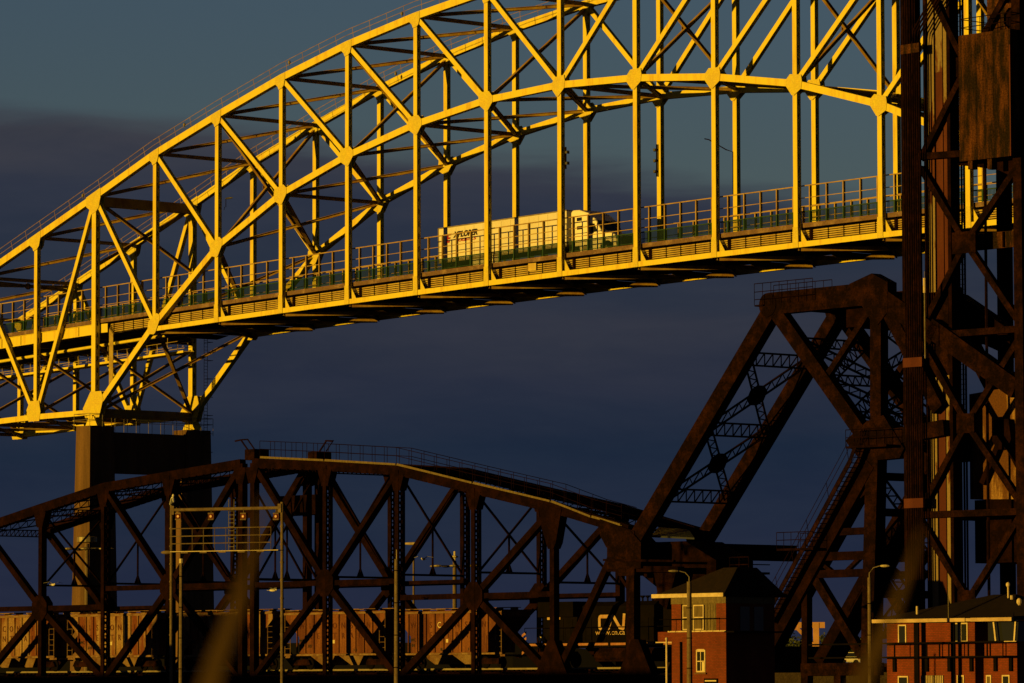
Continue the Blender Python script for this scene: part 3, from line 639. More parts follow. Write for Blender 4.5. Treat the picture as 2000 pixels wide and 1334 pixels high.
# the far truss main diagonal seen beyond the first near panel is the same member on the L = WR side
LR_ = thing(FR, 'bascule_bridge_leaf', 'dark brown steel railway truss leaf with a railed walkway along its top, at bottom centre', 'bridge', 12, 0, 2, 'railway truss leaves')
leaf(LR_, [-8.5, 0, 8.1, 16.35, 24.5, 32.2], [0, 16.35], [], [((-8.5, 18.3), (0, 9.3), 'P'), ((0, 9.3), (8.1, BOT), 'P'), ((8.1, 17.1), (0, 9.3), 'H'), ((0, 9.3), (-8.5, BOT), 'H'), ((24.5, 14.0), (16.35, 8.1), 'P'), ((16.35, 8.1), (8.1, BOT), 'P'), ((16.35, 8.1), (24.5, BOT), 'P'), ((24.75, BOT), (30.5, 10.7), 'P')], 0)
for t in (24.5, 32.9):
    mb = MB()
    for y0, y1 in ((-.34, -.313), (.313, .34)): mb.prism([(t - 2.0, 1.9), (t + 2.0, 1.9), (t + .35, 4.9), (t - .35, 4.9)], y0, y1)
    mb.build('gusset_plate', RUST, LR_)
mb = MB()
for y0, y1 in ((-.34, -.313), (.313, .34)): mb.prism([(23.2, 14.4), (25.6, 13.9), (25.0, 11.6), (24.75, 11.2), (24.2, 11.2), (23.6, 12.6)], y0, y1)
mb.build('gusset_plate', RUST, LR_)
MB().prism([(29.6, 13.1), (33.0, 12.2), (33.0, 9.2), (31.4, 9.2), (31.4, 10.4), (30.2, 11.2), (29.6, 12.0)], -.45, .45).build('end_plate', RUSTL, LR_)
# walkway plank, edge board and railings on the near top chord
path = [(-7.5, 18.72), (0, 18.22), (8.1, 17.62), (16.35, 16.02), (24.5, 14.48), (28.6, 13.3), (31.6, 12.65)]
for i, (a, b) in enumerate(zip(path[:-1], path[1:])):
    MB().beam((a[0] + .08, -.34, a[1] + .02), (b[0] - .08, -.34, b[1] + .02), .05, .14).build('edge_board', WOOD, LR_)
    MB().beam((a[0], -.0, a[1] - .04), (b[0], -.0, b[1] - .04), .62, .05).build('walk_plank', WOOD, LR_)
mb = MB()
for Lk in (-.32, 1.1):
    for a, b in zip(path[:-1], path[1:]):
        for hh in (.62, 1.22): mb.tube([(a[0], Lk, a[1] + hh), (b[0], Lk, b[1] + hh)], .024, 4)
        n = max(2, int((b[0] - a[0]) / 1.25))
        for k in range(n): f = k / n; t = a[0] + (b[0] - a[0]) * f; z = a[1] + (b[1] - a[1]) * f; mb.tube([(t, Lk, z), (t, Lk, z + 1.22)], .026, 4)
mb.build('walkway_railing', RUST, LR_)
def qb(L, pts): return [FR.loc(u, v, L) for u, v in pts]
for (x0, x1, y0, y1) in ((478, 508, 876, 896), (601, 629, 881, 897)):
    a = FR.loc(x0, y1, -.3); b = FR.loc(x1, y0, -.3); k = .62
    bx = MB().box(a[0], a[0] + (b[0] - a[0]) * k, -.3, 1.1, a[1] - .1, b[1]).build('latch_box', RUSTL, LR_)
    s_ = -1 if x0 < 500 else 1; tt = a[0] + (0.1 if s_ < 0 else 1.1)
    MB().tube([(tt, -.1, b[1]), (tt + s_ * .9 - .1 * s_, -.1, b[1] + .75), (tt + s_ * 1.5 , -.1, b[1] + .68)], .07, 5).tube([(tt + .8, -.1, b[1]), (tt + .8 + s_ * .8, -.1, b[1] + .75), (tt + s_ * .7, -.1, b[1] + .75)], .06, 5).build('lever_arm', RUST, bx)
# joint between the leaves: tie plates and lock machinery
MB().box(-9.9, -8.5, -.2, .2, 14.3, 15.0).build('lock_plate', RUST, LL_)
qa = FR.loc(558, 1008, WR - .9); qb_ = FR.loc(630, 966, WR - .9); MB().box(qa[0], qb_[0], WR - 1.6, WR - .4, qa[1], qb_[1]).build('machinery_box', RUST, LR_)
# ---------------- track beyond the leaves (girder approach)
single(FR, MB().box(32.3, 75, .2, 6, 1.2, 2.6).box(-110, -43.2, .2, 6, 1.2, 2.6), 'railway_track_bed', STONE, None, None, 40, 0, 1, kind='structure')

# ---------------- hopper cars
def hopper(t0, sc, col, label, r1='WISCONSIN', r2='CENTRAL', num=('WC', '84', '465'), cream=None, lm=RLET):
    Lc = 1.75; r = thing(FR, 'hopper_railcar', label, 'railcar', t0, Lc, RAILH, 'hopper railcars in the train')
    LC = 11.7; o = t0; z = RAILH; W_ = 2.7
    def X(x): return o + x
    side = [(X(.15), z + 4.2), (X(.15), z + 3.75), (X(1.55), z + 2.55), (X(1.75), z + 2.35), (X(1.75), z + 1.15), (X(LC - 1.75), z + 1.15), (X(LC - 1.75), z + 2.35), (X(LC - 1.55), z + 2.55), (X(LC - .15), z + 3.75), (X(LC - .15), z + 4.2)]
    body = MB().prism(side, Lc, Lc + W_); body.prism([(X(.15), z + 4.21), (X(LC - .15), z + 4.21), (X(LC - .15), z + 4.26), (X(.15), z + 4.26)], Lc - .05, Lc + W_ + .05)
    b = body.build('body', col, r)
    n = 9; p = (LC - 3.1) / n
    for i in range(n + 1): MB().box(X(1.55 + i * p) - .05, X(1.55 + i * p) + .05, Lc - .09, Lc - .003, z + 1.2, z + 4.15).build('side_rib', col, b)
    MB().box(X(.05), X(LC - .05), Lc - .1, Lc - .003, z + 4.05, z + 4.2).build('top_rail', HOPF, b)
    MB().box(X(.05), X(LC - .05), Lc - .06, Lc + .06, z + 1.0, z + 1.13).build('side_sill', HOPF, r)
    mb = MB(); mb.box(X(.0), X(LC), Lc + 1.0, Lc + 1.7, z + 4.40, z + 4.45)
    for i in range(8): mb.box(X(.3 + i * (LC - .6) / 7) - .03, X(.3 + i * (LC - .6) / 7) + .03, Lc + 1.0, Lc + 1.7, z + 4.26, z + 4.4)
    for s_ in (.1, LC * .34, LC * .67): mb.box(X(s_), X(s_ + 1.6), Lc - .02, Lc + .3, z + 4.34, z + 4.40)
    mb.build('running_board', HOPF, r)
    for s_ in (0, 1):
        xe = X(.12) if not s_ else X(LC - .12); xi = X(.75) if not s_ else X(LC - .75); mb = MB()
        for xx in (xe, xi): mb.tube([(xx, Lc - .05, z + .95), (xx, Lc - .05, z + (4.1 if xx == xe else 3.2))], .03, 5)
        for i in range(6): mb.tube([(xe, Lc - .05, z + 1.15 + i * .4), (xi, Lc - .05, z + 1.15 + i * .4)], .018, 4)
        mb.build('end_ladder', HOPF, r)
        MB().box(min(xe, xi), max(xe, xi) + .3, Lc + .0, Lc + W_, z + .85, z + .99).build('end_platform', HOPF, r)
        cxx = X(1.55) if not s_ else X(LC - 1.55); bg = MB().prism([(cxx - 1.15, z + .35), (cxx - .9, z + .72), (cxx + .9, z + .72), (cxx + 1.15, z + .35), (cxx + .7, z + .3), (cxx - .7, z + .3)], Lc + .25, Lc + .42).build('bogie_frame', RUSTL, r)
        for w in (-.85, .85): MB().lathe((cxx + w, Lc + .45, z + .42), [(.42, 0), (.45, .02), (.45, .12)], 18, axis=1).build('wheel', BLACK, bg)
        MB().box(X(-.35) if not s_ else X(LC), X(0) if not s_ else X(LC + .35), Lc + 1.2, Lc + 1.5, z + .75, z + .95).build('coupler', RUST, r)
    for c in (.36, .64):
        x = X(LC * c); MB().add([(x - 1.6, Lc + .1, z + 1.15), (x + 1.6, Lc + .1, z + 1.15), (x + 1.6, Lc + W_ - .1, z + 1.15), (x - 1.6, Lc + W_ - .1, z + 1.15), (x - .45, Lc + .55, z + .3), (x + .45, Lc + .55, z + .3), (x + .45, Lc + W_ - .55, z + .3), (x - .45, Lc + W_ - .55, z + .3)], [(0, 1, 2, 3), (4, 5, 6, 7), (0, 1, 5, 4), (1, 2, 6, 5), (2, 3, 7, 6), (3, 0, 4, 7)]).build('hopper_chute', HOPF, r)
    for i, ch in enumerate(r1):
        if i < n: text(ch, .62, CLET if cream == i else lm, b, X(1.55 + (i + .5) * p), Lc - .02, z + 3.0, align='CENTER')
    for i, ch in enumerate(r2):
        if i + 1 < n: text(ch, .62, lm, b, X(1.55 + (i + 1.5) * p), Lc - .02, z + 2.25, align='CENTER')
    text(num[0], .34, BLET, b, X(1.55 + .5 * p), Lc - .02, z + 2.0, align='CENTER'); text(num[1], .34, BLET, b, X(1.55 + .5 * p), Lc - .02, z + 1.6, align='CENTER'); text(num[2], .34, BLET, b, X(1.55 + 1.5 * p), Lc - .02, z + 1.6, align='CENTER')
    mb = MB().box(X(LC * .48), X(LC * .48 + .22), Lc - .012, Lc - .003, z + 1.9, z + 2.15); mb.build('placard', CLET, b)
    for i in range(2): MB().box(X(5 + i * 3), X(5.35 + i * 3), Lc - .012, Lc - .003, z + 1.3, z + 1.5).build('placard', BLET, b)
    r.scale = (1, 1, sc); return r
cars = [(125, .99), (340, 1.0), (548, .99), (767, .97), (985, .96)]
te = [FR.loc(u, 1195, 1.7)[0] for u, s_ in cars]
hopper(te[0] - 12.9, 1.05, HOP, 'rusty cream hopper railcar cut off by the left edge of the picture', num=('WC', '84', '581'))
hopper(te[0] + .35, 1.04, HOP, 'faded cream hopper railcar lettered WC 84 644, second from left, before the concrete pier', num=('WC', '84', '644'))
hopper(te[1] + .4, 1.02, HOP, 'grey cream hopper railcar behind the signal gantry posts', num=('WC', '84', '063'))
hopper(te[2] + .4, .99, HOPR, 'rusty red-brown hopper railcar right of the signal gantry', num=('WC', '84', '102'))
hopper(te[3] + .2, .965, HOPR, 'rusty orange hopper railcar with one cream letter C, coupled to the locomotive', num=('WC', '84', '465'), cream=3)

# ---------------- locomotive
tl = FR.loc(1022, 1254, 1.6)[0]; LM = thing(FR, 'diesel_locomotive', 'black diesel locomotive with a large cream logo and orange sill stripe', 'locomotive', tl, 1.5, RAILH)
z = RAILH; Lc = 1.5
fr_ = MB().box(tl, tl + 21.5, Lc, Lc + 3.0, z + 1.35, z + 1.72).build('frame', BLACK, LM); t = tl + .3
while t < tl + 21: MB().box(t, t + 1.5, Lc - .012, Lc - .003, z + 1.70 - .2, z + 1.66).build('sill_stripe', ORANGE, fr_); t += 1.75
hd = MB().box(tl + 1.6, tl + 16.6, Lc + .55, Lc + 2.45, z + 1.72, z + 4.2); hd.prism([(Lc + .55, z + 4.2), (Lc + 2.45, z + 4.2), (Lc + 2.1, z + 4.5), (Lc + .9, z + 4.5)], tl + 1.6, tl + 16.6, ax=0); hd.box(tl + 1.4, tl + 5.4, Lc + .2, Lc + 2.8, z + 3.5, z + 4.55)
ho = hd.build('hood', BLACK, LM)
for i in range(12):
    x = tl + 2.0 + i * .95
    if i in (6, 7, 8, 9): continue
    MB().box(x, x + .75, Lc + .52, Lc + .547, z + 1.9, z + 3.35).build('hood_door', BLACK, ho)
MB().box(tl + 2.05, tl + 2.65, Lc + .50, Lc + .545, z + 3.32, z + 3.5).build('marker_plate', OLET, ho); MB().box(tl + 3.0, tl + 3.4, Lc + .50, Lc + .545, z + 3.32, z + 3.5).build('marker_plate', OLET, ho)
MB().box(tl + 1.45, tl + 1.75, Lc + .2, Lc + .5, z + 1.85, z + 2.15).build('number_light', CLET, LM)
cabm = MB().box(tl + 16.6, tl + 19.6, Lc + .1, Lc + 2.9, z + 1.72, z + 4.55).box(tl + 19.6, tl + 20.9, Lc + .7, Lc + 2.3, z + 1.72, z + 3.3).build('cab', BLACK, LM)
for x in (17.0, 18.2): MB().box(tl + x, tl + x + .9, Lc + .07, Lc + .097, z + 3.2, z + 3.95).build('window', GLASS, cabm)
# the linked-stroke logo, a flat painted ribbon on the hood side
ta_, ha_ = FR.loc(1163, 1232, 1.95); tb_, hb2 = FR.loc(1221, 1199, 1.95); wv, hv = tb_ - ta_, hb2 - ha_
def arc(cx_, cy_, r_, a0, a1, n=6): return [(cx_ + r_ * cos(radians(a0 + (a1 - a0) * i / n)), cy_ + r_ * sin(radians(a0 + (a1 - a0) * i / n))) for i in range(n + 1)]
H = hv; sw = .27 * H; hw = sw / 2
cp_ = [(.40 * wv, H - hw)] + arc(.13 * wv + .1, H - hw - .15, .15, 90, 180) + arc(.13 * wv + .1, hw + .15, .15, 180, 270) + arc(.40 * wv, hw + .12, .12, 270, 350) + arc(.57 * wv, H - hw - .1, .12, 175, 40) + [(.80 * wv, hw + .05)] + arc(.90 * wv, hw + .06, .08, 210, 355) + [(.955 * wv, H)]
lm = MB(); y0 = Lc + .512
for a, b in zip(cp_[:-1], cp_[1:]):
    v = Vector((b[0] - a[0], b[1] - a[1])); 
    if v.length < 1e-4: continue
    v.normalize(); a2 = (a[0] - v.x * .03, a[1] - v.y * .03); b2 = (b[0] + v.x * .03, b[1] + v.y * .03); nx_, ny_ = -v.y * hw * .8, v.x * hw * .8
    lm.add([(ta_ + a2[0] + nx_, y0, ha_ + a2[1] + ny_), (ta_ + b2[0] + nx_, y0, ha_ + b2[1] + ny_), (ta_ + b2[0] - nx_, y0, ha_ + b2[1] - ny_), (ta_ + a2[0] - nx_, y0, ha_ + a2[1] - ny_)], [(0, 1, 2, 3)])
    y0 -= .0009
lm.build('logo', OLET, ho)
text('www.cn.ca', .52, OLET, ho, ta_ - .05, Lc + .50, FR.loc(1163, 1241, 1.95)[1] + .03, sx=1.3)
for x in (3.2, 17.6):
    bg = MB().prism([(tl + x - 2.4, z + .55), (tl + x - 2.0, z + 1.1), (tl + x + 2.0, z + 1.1), (tl + x + 2.4, z + .55), (tl + x + 1, z + .4), (tl + x - 1, z + .4)], Lc + .3, Lc + .5).build('bogie_frame', RUSTL, LM)
    for w in (-1.7, 0, 1.7): MB().lathe((tl + x + w, Lc + .52, z + .52), [(.5, 0), (.53, .02), (.53, .12)], 18, axis=1).build('wheel', BLACK, bg)
MB().lathe((tl + 7, Lc + .8, z + .85), [(.48, 0), (.48, 7)], 14, axis=0).box(tl + 7, tl + 14, Lc + .5, Lc + 2.5, z + .4, z + 1.3).build('fuel_tank', RUSTL, LM)
mb = MB(); x = tl + .2
while x < tl + 16.5: mb.tube([(x, Lc + .05, z + 1.72), (x, Lc + .05, z + 2.75)], .025, 4); x += 2.1
mb.tube([(tl + .2, Lc + .05, z + 2.75), (tl + 16.4, Lc + .05, z + 2.75)], .025, 4); mb.build('handrail', BLACK, LM)
for x in (11.0, 11.5, 12.0): MB().lathe((tl + x, Lc + 1.2, z + 4.5), [(.06, 0), (.06, .2), (.17, .3), (.17, .38)], 10).build('horn', BLACK, LM)
mb = MB()
for i in range(4): mb.prism([(tl - .02, z + .9 + i * .4), (tl + .45, z + 1.15 + i * .4), (tl + .45, z + 1.35 + i * .4), (tl - .02, z + 1.1 + i * .4)], Lc - .02, Lc - .004)
mb.build('end_stripe', ORANGE, LM)

# ================================================================== BASCULE TOWER
BT = thing(FR, 'counterweight_frame', 'dark rusty parallelogram frame of the bascule bridge standing above its tower', 'bridge frame', 45, 0, 2)
def Q(u, v, L=0): return FR.loc(u, v, L)
def both(name, p, q, w, dn, kind='P', m=RUSTL, far=True, trim=0):
    a, b = Q(*p), Q(*q); mem(BT, name, a, b, w, dn, 0, kind, m, trim)
    if far: mem(BT, name, a, b, w, dn, WR, kind, m, trim)
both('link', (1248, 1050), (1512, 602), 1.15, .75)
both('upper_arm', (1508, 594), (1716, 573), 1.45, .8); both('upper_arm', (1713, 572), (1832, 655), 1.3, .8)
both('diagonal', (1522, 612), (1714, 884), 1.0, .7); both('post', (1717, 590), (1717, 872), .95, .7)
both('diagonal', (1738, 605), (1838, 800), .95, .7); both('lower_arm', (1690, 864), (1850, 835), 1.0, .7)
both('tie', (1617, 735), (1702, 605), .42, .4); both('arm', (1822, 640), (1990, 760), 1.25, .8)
for L in (0, WR):
    a = Q(1508, 596); MB().lathe((a[0], L - .45, a[1]), [(.78, 0), (.78, .9)], 24, axis=1).build('pin_plate', RUSTL, BT)
    a = Q(1717, 870); MB().prism([(a[0] - 2.6, a[1] + .4), (a[0] - .6, a[1] + 1.6), (a[0] + .8, a[1] + 1.9), (a[0] + 2.6, a[1] - .3), (a[0] + 2.2, a[1] - .9), (a[0] - 1.2, a[1] - 1.0)], L - .44, L + .44).build('gusset_plate', RUSTL, BT)
    a = Q(1716, 575); MB().prism([(a[0] - 2.2, a[1] + .8), (a[0] - .2, a[1] + 1.35), (a[0] + 1.2, a[1] + .7), (a[0] + 1.2, a[1] - 1.2), (a[0] + .3, a[1] - 2.0), (a[0] - .4, a[1] - 1.6)], L - .43, L + .43).build('gusset_plate', RUSTL, BT)
def X3(u, v, f): # point at depth fraction f of the width, found on the near plane
    a = Q(u, v); return Vector((a[0], WR * f, a[1]))
# lattice bracing between the near and far links
k1 = [(1453, 700), (1375, 837), (1300, 967)]
for i, (u, v) in enumerate(k1):
    a = X3(u, v, .06); b = X3(u, v, .94); mb = MB(); lattice3(mb, a, b, .85, (0, 0, 1), .12, n=7); mb.build('cross_lattice', RUST, BT)
    if i < 2:
        c = X3(*k1[i + 1], .06); d = X3(*k1[i + 1], .94); mid = (a + d) / 2
        up_ = Vector((.5, 0, .87))
        for p, q in ((a, d), (c, b)): mb = MB(); lattice3(mb, p, q, .62, (.5, 0, .87) if abs((q - p).z) < 99 else (0, 0, 1), .11, n=9); mb.build('cross_lattice', RUST, BT)
        MB().add([mid + Vector((x * .5, y, x * .87)) for x, y in ((-.75, -.35), (-.75, .35), (-.35, .8), (.35, .8), (.75, .35), (.75, -.35), (.35, -.8), (-.35, -.8))], [tuple(range(8))]).build('lattice_plate', RUST, BT)
k2 = [(1560, 668), (1610, 740), (1662, 812), (1712, 880)]
for i in range(3):
    a, b = X3(*k2[i], .05), X3(*k2[i], .95); c, d = X3(*k2[i + 1], .05), X3(*k2[i + 1], .95)
    for p, q in ((a, b), (a, d), (c, b)): mb = MB(); lattice3(mb, p, q, .8, (-.6, 0, .8), .12, n=8); mb.build('cross_lattice', RUST, BT)
k3 = [(1717, 640), (1717, 720), (1717, 800), (1717, 870)]
for i in range(3):
    a, b = X3(*k3[i], .05), X3(*k3[i], .95); c, d = X3(*k3[i + 1], .05), X3(*k3[i + 1], .95)
    for p, q in ((a, d), (c, b)): mb = MB(); lattice3(mb, p, q, .6, (0, 0, 1), .11, n=8); mb.build('cross_lattice', RUST, BT)
for u, v in ((1540, 592), (1580, 588), (1620, 583), (1670, 578)):
    a, b = X3(u, v, .05), X3(u, v, .95); MB().beam(a, b, .5, .9, side=(1, 0, 0)).build('cross_beam', RUST, BT)
a, b = Q(1640, 600), Q(1700, 600); MB().box(a[0], b[0], .6, WR - .6, a[1] - 1.3, a[1] + .2).build('machinery_box', RUST, BT)
mb = MB(); a = Q(1486, 585); b = Q(1600, 580)
for L in (-.6, 1.2):
    for hh in (.45, .95, 1.5): mb.tube([(a[0], L, a[1] + hh - .5), (b[0], L, b[1] + hh - .3)], .028, 4)
    for i in range(8): t = a[0] + (b[0] - a[0]) * i / 7; mb.tube([(t, L, a[1] - .4), (t, L, a[1] + 1.0)], .028, 4)
mb.box(a[0], a[0] + .8, -.6, 1.2, a[1] - .5, a[1] - .4); mb.build('top_railing', RUST, BT)
# counterweight beyond the tower columns
ca = Q(1893, 770, 2.5); cb = Q(2010, 1097, 2.5)
CW = thing(FR, 'concrete_counterweight', 'lime-streaked concrete counterweight glowing behind the lift tower bracing at right', 'counterweight', ca[0], 2.5, cb[1])
MB().prism([(ca[0], ca[1]), (cb[0], ca[1] + .4), (cb[0], Q(2000, 975, 2.5)[1]), (ca[0], Q(1900, 975, 2.5)[1])], 2.5, 8).build('concrete_block', WALLC, CW)
MB().box(ca[0] + .2, cb[0], 2.7, 7.8, cb[1], Q(1900, 977, 2.5)[1]).build('shadowed_base', RUST, CW)  # dark paint stands in for the shadow on the lower block
a = Q(1958, 850, 2.1); mb = MB().prism([(a[0] - .6, a[1] + 1), (a[0] + .6, a[1] + 1), (a[0] + .8, a[1] - .3), (a[0] + .4, a[1] - .9), (a[0] - .4, a[1] - .9), (a[0] - .8, a[1] - .3)], 2.0, 2.45)
mb.beam((a[0] + .4, 2.2, a[1] - .6), (a[0] + 2.2, 2.2, a[1] - 3.4), .3, .4); mb.beam((a[0] - .4, 2.2, a[1] - .6), (a[0] - 1.8, 2.2, a[1] - 3.0), .3, .4); mb.build('hanger', RUST, CW)
# dark wedge of framing above the counterweight
MB().prism([Q(1838, 580, 4), Q(1880, 575, 4), Q(1975, 640, 4), Q(1990, 700, 4), Q(1880, 650, 4)], 3.5, 4.5).build('arm', RUST, BT)

# tower under the frame
TW = thing(FR, 'bascule_tower', 'dark steel trestle tower with an inclined leg and stairway, left of the lift tower', 'tower', Q(1705, 1200)[0], 0, 0)
def tw(name, p, q, w, dn, kind='P', m=RUST, Ls=(0, WR), trim=0):
    a, b = Q(*p), Q(*q)
    for L in Ls: mem(TW, name, a, b, w, dn, L, kind, m, trim)
tw('leg', (1712, 885), (1700, 1350), 1.05, .9, 'X', RUSTL)
tw('inclined_leg', (1703, 900), (1482, 1300), 1.55, 1.0)
tw('strut', (1585, 1088), (1702, 1084), .55, .5); tw('strut', (1590, 1122), (1702, 1118), .5, .5)
tw('diagonal', (1586, 1115), (1684, 1278), .62, .5, 'P', RUSTL); tw('post', (1576, 1130), (1576, 1300), .5, .5, 'H'); tw('strut', (1570, 1308), (1720, 1306), .8, .6, 'P', RUSTL)
tw('strut', (1620, 1012), (1706, 945), .7, .5, 'X'); tw('strut', (1622, 1040), (1706, 1036), .45, .5, 'X')
tw('diagonal', (1600, 1095), (1630, 1120), .25, .3, 'P', RUSTL); tw('diagonal', (1680, 1090), (1650, 1120), .25, .3, 'P', RUSTL)
for u in (1576, 1640, 1700): tw('post', (u, 1308), (u, 1360), .6, .5, 'P', RUSTL)
for v in (930, 1000, 1080, 1160, 1240, 1310):
    a = Q(1706, v); MB().beam((a[0], .3, a[1]), (a[0], WR - .3, a[1]), .35, .5, side=(1, 0, 0)).build('cross_beam', RUST, TW)
for v0, v1 in ((930, 1080), (1080, 1240)):
    a, b = Q(1708, v0), Q(1705, v1); mb = MB(); lattice3(mb, (a[0], .3, a[1]), (b[0], WR - .3, b[1]), .7, (0, 0, 1), .12, n=10); lattice3(mb, (b[0], .3, b[1]), (a[0], WR - .3, a[1]), .7, (0, 0, 1), .12, n=10); mb.build('cross_lattice', RUST, TW)
# platform and stairs up the inclined leg
Ls = -1.1
sp_ = [Q(1500, 1215, Ls), Q(1590, 1050, Ls), Q(1668, 905, Ls), Q(1680, 872, Ls)]
mb = MB()
for LL in (Ls - .45, Ls + .45): 
    for a, b in zip(sp_[:-1], sp_[1:]): mb.beam((a[0], LL, a[1]), (b[0], LL, b[1]), .05, .28)
for a, b in zip(sp_[:-1], sp_[1:]):
    n = int((b[1] - a[1]) / .28)
    for i in range(n): t = a[0] + (b[0] - a[0]) * i / n; zz = a[1] + (b[1] - a[1]) * i / n; mb.box(t - .02, t + .24, Ls - .42, Ls + .42, zz, zz + .04)
stw = mb.build('stairway', RUSTL, TW); mb = MB()
for LL in (Ls - .45, Ls + .45):
    for a, b in zip(sp_[:-1], sp_[1:]):
        for hh in (.6, 1.15): mb.tube([(a[0] - .25, LL, a[1] + hh), (b[0] - .25, LL, b[1] + hh)], .026, 4)
        n = max(1, int((b[1] - a[1]) / 1.6))
        for i in range(n + 1): t = a[0] + (b[0] - a[0]) * i / n; zz = a[1] + (b[1] - a[1]) * i / n; mb.tube([(t, LL, zz), (t - .25, LL, zz + 1.15)], .028, 4)
mb.build('stair_railing', RUST, stw)
for (u0, u1, v) in ((1656, 1735, 872), (1521, 1592, 1072)):
    a, b = Q(u0, v, -1.4), Q(u1, v - 1, -1.4); pf = MB().box(a[0], b[0], -1.6, .6, a[1] - .14, a[1]).build('platform', RUST, TW); mb = MB()
    for LL in (-1.6, .6):
        for hh in (.55, 1.05): mb.tube([(a[0], LL, a[1] + hh), (b[0], LL, a[1] + hh)], .028, 4)
        n = 5
        for i in range(n + 1): t = a[0] + (b[0] - a[0]) * i / n; mb.tube([(t, LL, a[1]), (t, LL, a[1] + 1.05)], .028, 4)
    mb.build('platform_railing', RUST, pf)
# transverse plate girder and the hinge machinery
a = Q(1241, 1073); GT = thing(FR, 'transverse_girder', 'long dark plate girder with stiffeners running back from the truss end', 'girder', a[0], 0, a[1])
mb = MB().box(a[0] - .25, a[0] + .25, 0, 15.2, a[1] - .5, a[1] + .45); mb.box(a[0] - .45, a[0] + .45, 0, 15.2, a[1] + .453, a[1] + .52); mb.box(a[0] - .45, a[0] + .45, 0, 15.2, a[1] - .57, a[1] - .503); mb.build('web', RUSTL, GT)
for i in range(13): MB().box(a[0] + .253, a[0] + .42, i * 1.25, i * 1.25 + .09, a[1] - .49, a[1] + .44).build('stiffener', RUST, GT)
HM = thing(FR, 'hinge_pedestal', 'dark weathered steel hinge pedestal at the right end of the railway truss', 'pedestal', Q(1215, 1100)[0], 0, 0)
pp = [Q(1184, 1045), Q(1240, 1035), Q(1262, 1060), Q(1262, 1110), Q(1235, 1112), Q(1196, 1112), Q(1196, 1070)]
MB().prism(pp, -.5, 1.0).build('bearing_block', RUSTL, HM)
mem(HM, 'strut', Q(1192, 1111), Q(1330, 1112), .4, .6, 0); mem(HM, 'strut', Q(1192, 1094), Q(1330, 1096), .15, .2, -.6)
mem(HM, 'column', Q(1239, 1112), Q(1239, 1360), .55, .6, 0, 'P', RUSTL)
mem(HM, 'brace', Q(1212, 1125), Q(1235, 1160), .22, .2, 0)
mem(HM, 'column', Q(1239, 1112, 0), Q(1239, 1360, 0), .55, .6, WR, 'P')
MB().prism([Q(1262, 1062, 4), Q(1380, 1058, 4), Q(1440, 1095, 4), Q(1440, 1120, 4), Q(1340, 1160, 4), Q(1290, 1120, 4)], 2.0, 5.5).build('machinery_house', RUST, HM)
MB().prism([Q(1284, 1112, 1), Q(1330, 1112, 1), Q(1310, 1190, 1), Q(1296, 1178, 1)], .6, 1.4).build('bracket', RUST, HM)
pa = [Vector((Q(1272, 1046, 1)[0], 1.0, Q(1272, 1046, 1)[1])), Vector((Q(1278, 1026, 3)[0], 3.4, Q(1278, 1030, 3.4)[1])), Vector((Q(1345, 1034, 3.4)[0], 3.4, Q(1345, 1034, 3.4)[1])), Vector((Q(1356, 1050, 1)[0], 1.0, Q(1356, 1050, 1)[1]))]
MB().add(pa + [p - Vector((0, 0, .12)) for p in pa], [(0, 1, 2, 3), (7, 6, 5, 4), (0, 4, 5, 1), (1, 5, 6, 2), (2, 6, 7, 3), (3, 7, 4, 0)]).build('glass_canopy', VISOR, HM)
mb = MB(); a = Q(1425, 1118, 2); b = Q(1462, 1118, 2)
mb.box(a[0] - 1.5, b[0], 2, 4, a[1] - .15, a[1])
for hh in (.5, 1.0): mb.tube([(a[0], 2, a[1] + hh), (b[0], 2, a[1] + hh), (b[0], 4, a[1] + hh)], .035, 4)
for i in range(3): t = a[0] + (b[0] - a[0]) * i / 2; mb.tube([(t, 2, a[1]), (t, 2, a[1] + 1.0)], .035, 4)
mb.build('service_platform', RUST, HM)
single(FR, MB().box(Q(1290, 1200, 3)[0], Q(1440, 1200, 3)[0], 3.5, 12, 0, Q(1400, 1262, 3)[1]), 'stone_abutment', SHING, 'dark stone abutment block hidden behind the left brick house', 'abutment', Q(1400, 1200, 3)[0], 5, 0)

# ================================================================== LIFT TOWER (right)
LTW = thing(FR, 'lift_tower', 'dark rusty lattice lift-bridge tower filling the right edge of the picture', 'tower', Q(1880, 1000)[0], 0, 0)
def lt(name, p, q, w, dn, L=0., kind='P', m=RUSTL):
    return mem(LTW, name, Q(p[0], p[1], L), Q(q[0], q[1], L), w, dn, L, kind, m)
def vcol(name, u, w, dn, L, v0=-40, v1=1380, m=RUSTL, kind='P'):
    a = Q(u, 660, L); t = a[0]; return mem(LTW, name, (t, Q(u, v1, L)[1]), (t, Q(u, v0, L)[1]), w, dn, L, kind, m)
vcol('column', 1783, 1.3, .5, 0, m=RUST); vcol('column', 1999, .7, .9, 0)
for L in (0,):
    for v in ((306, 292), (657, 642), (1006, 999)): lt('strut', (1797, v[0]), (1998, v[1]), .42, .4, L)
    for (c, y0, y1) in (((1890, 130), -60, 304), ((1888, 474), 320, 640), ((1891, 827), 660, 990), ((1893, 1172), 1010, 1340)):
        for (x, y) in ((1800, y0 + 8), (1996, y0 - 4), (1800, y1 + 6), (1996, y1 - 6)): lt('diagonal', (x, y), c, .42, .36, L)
        a = Q(*c); hgt = .95 if c[1] != 474 else 1.05; wd = .75 if c[1] != 474 else 1.0; MB().box(a[0] - wd, a[0] + wd, L - .28, L - .19, a[1] - hgt * .65, a[1] + hgt * .65).build('gusset_plate', RUSTL, LTW)
for u in (1964,): vcol('column', u, .85, .6, 7.4, m=RUST)
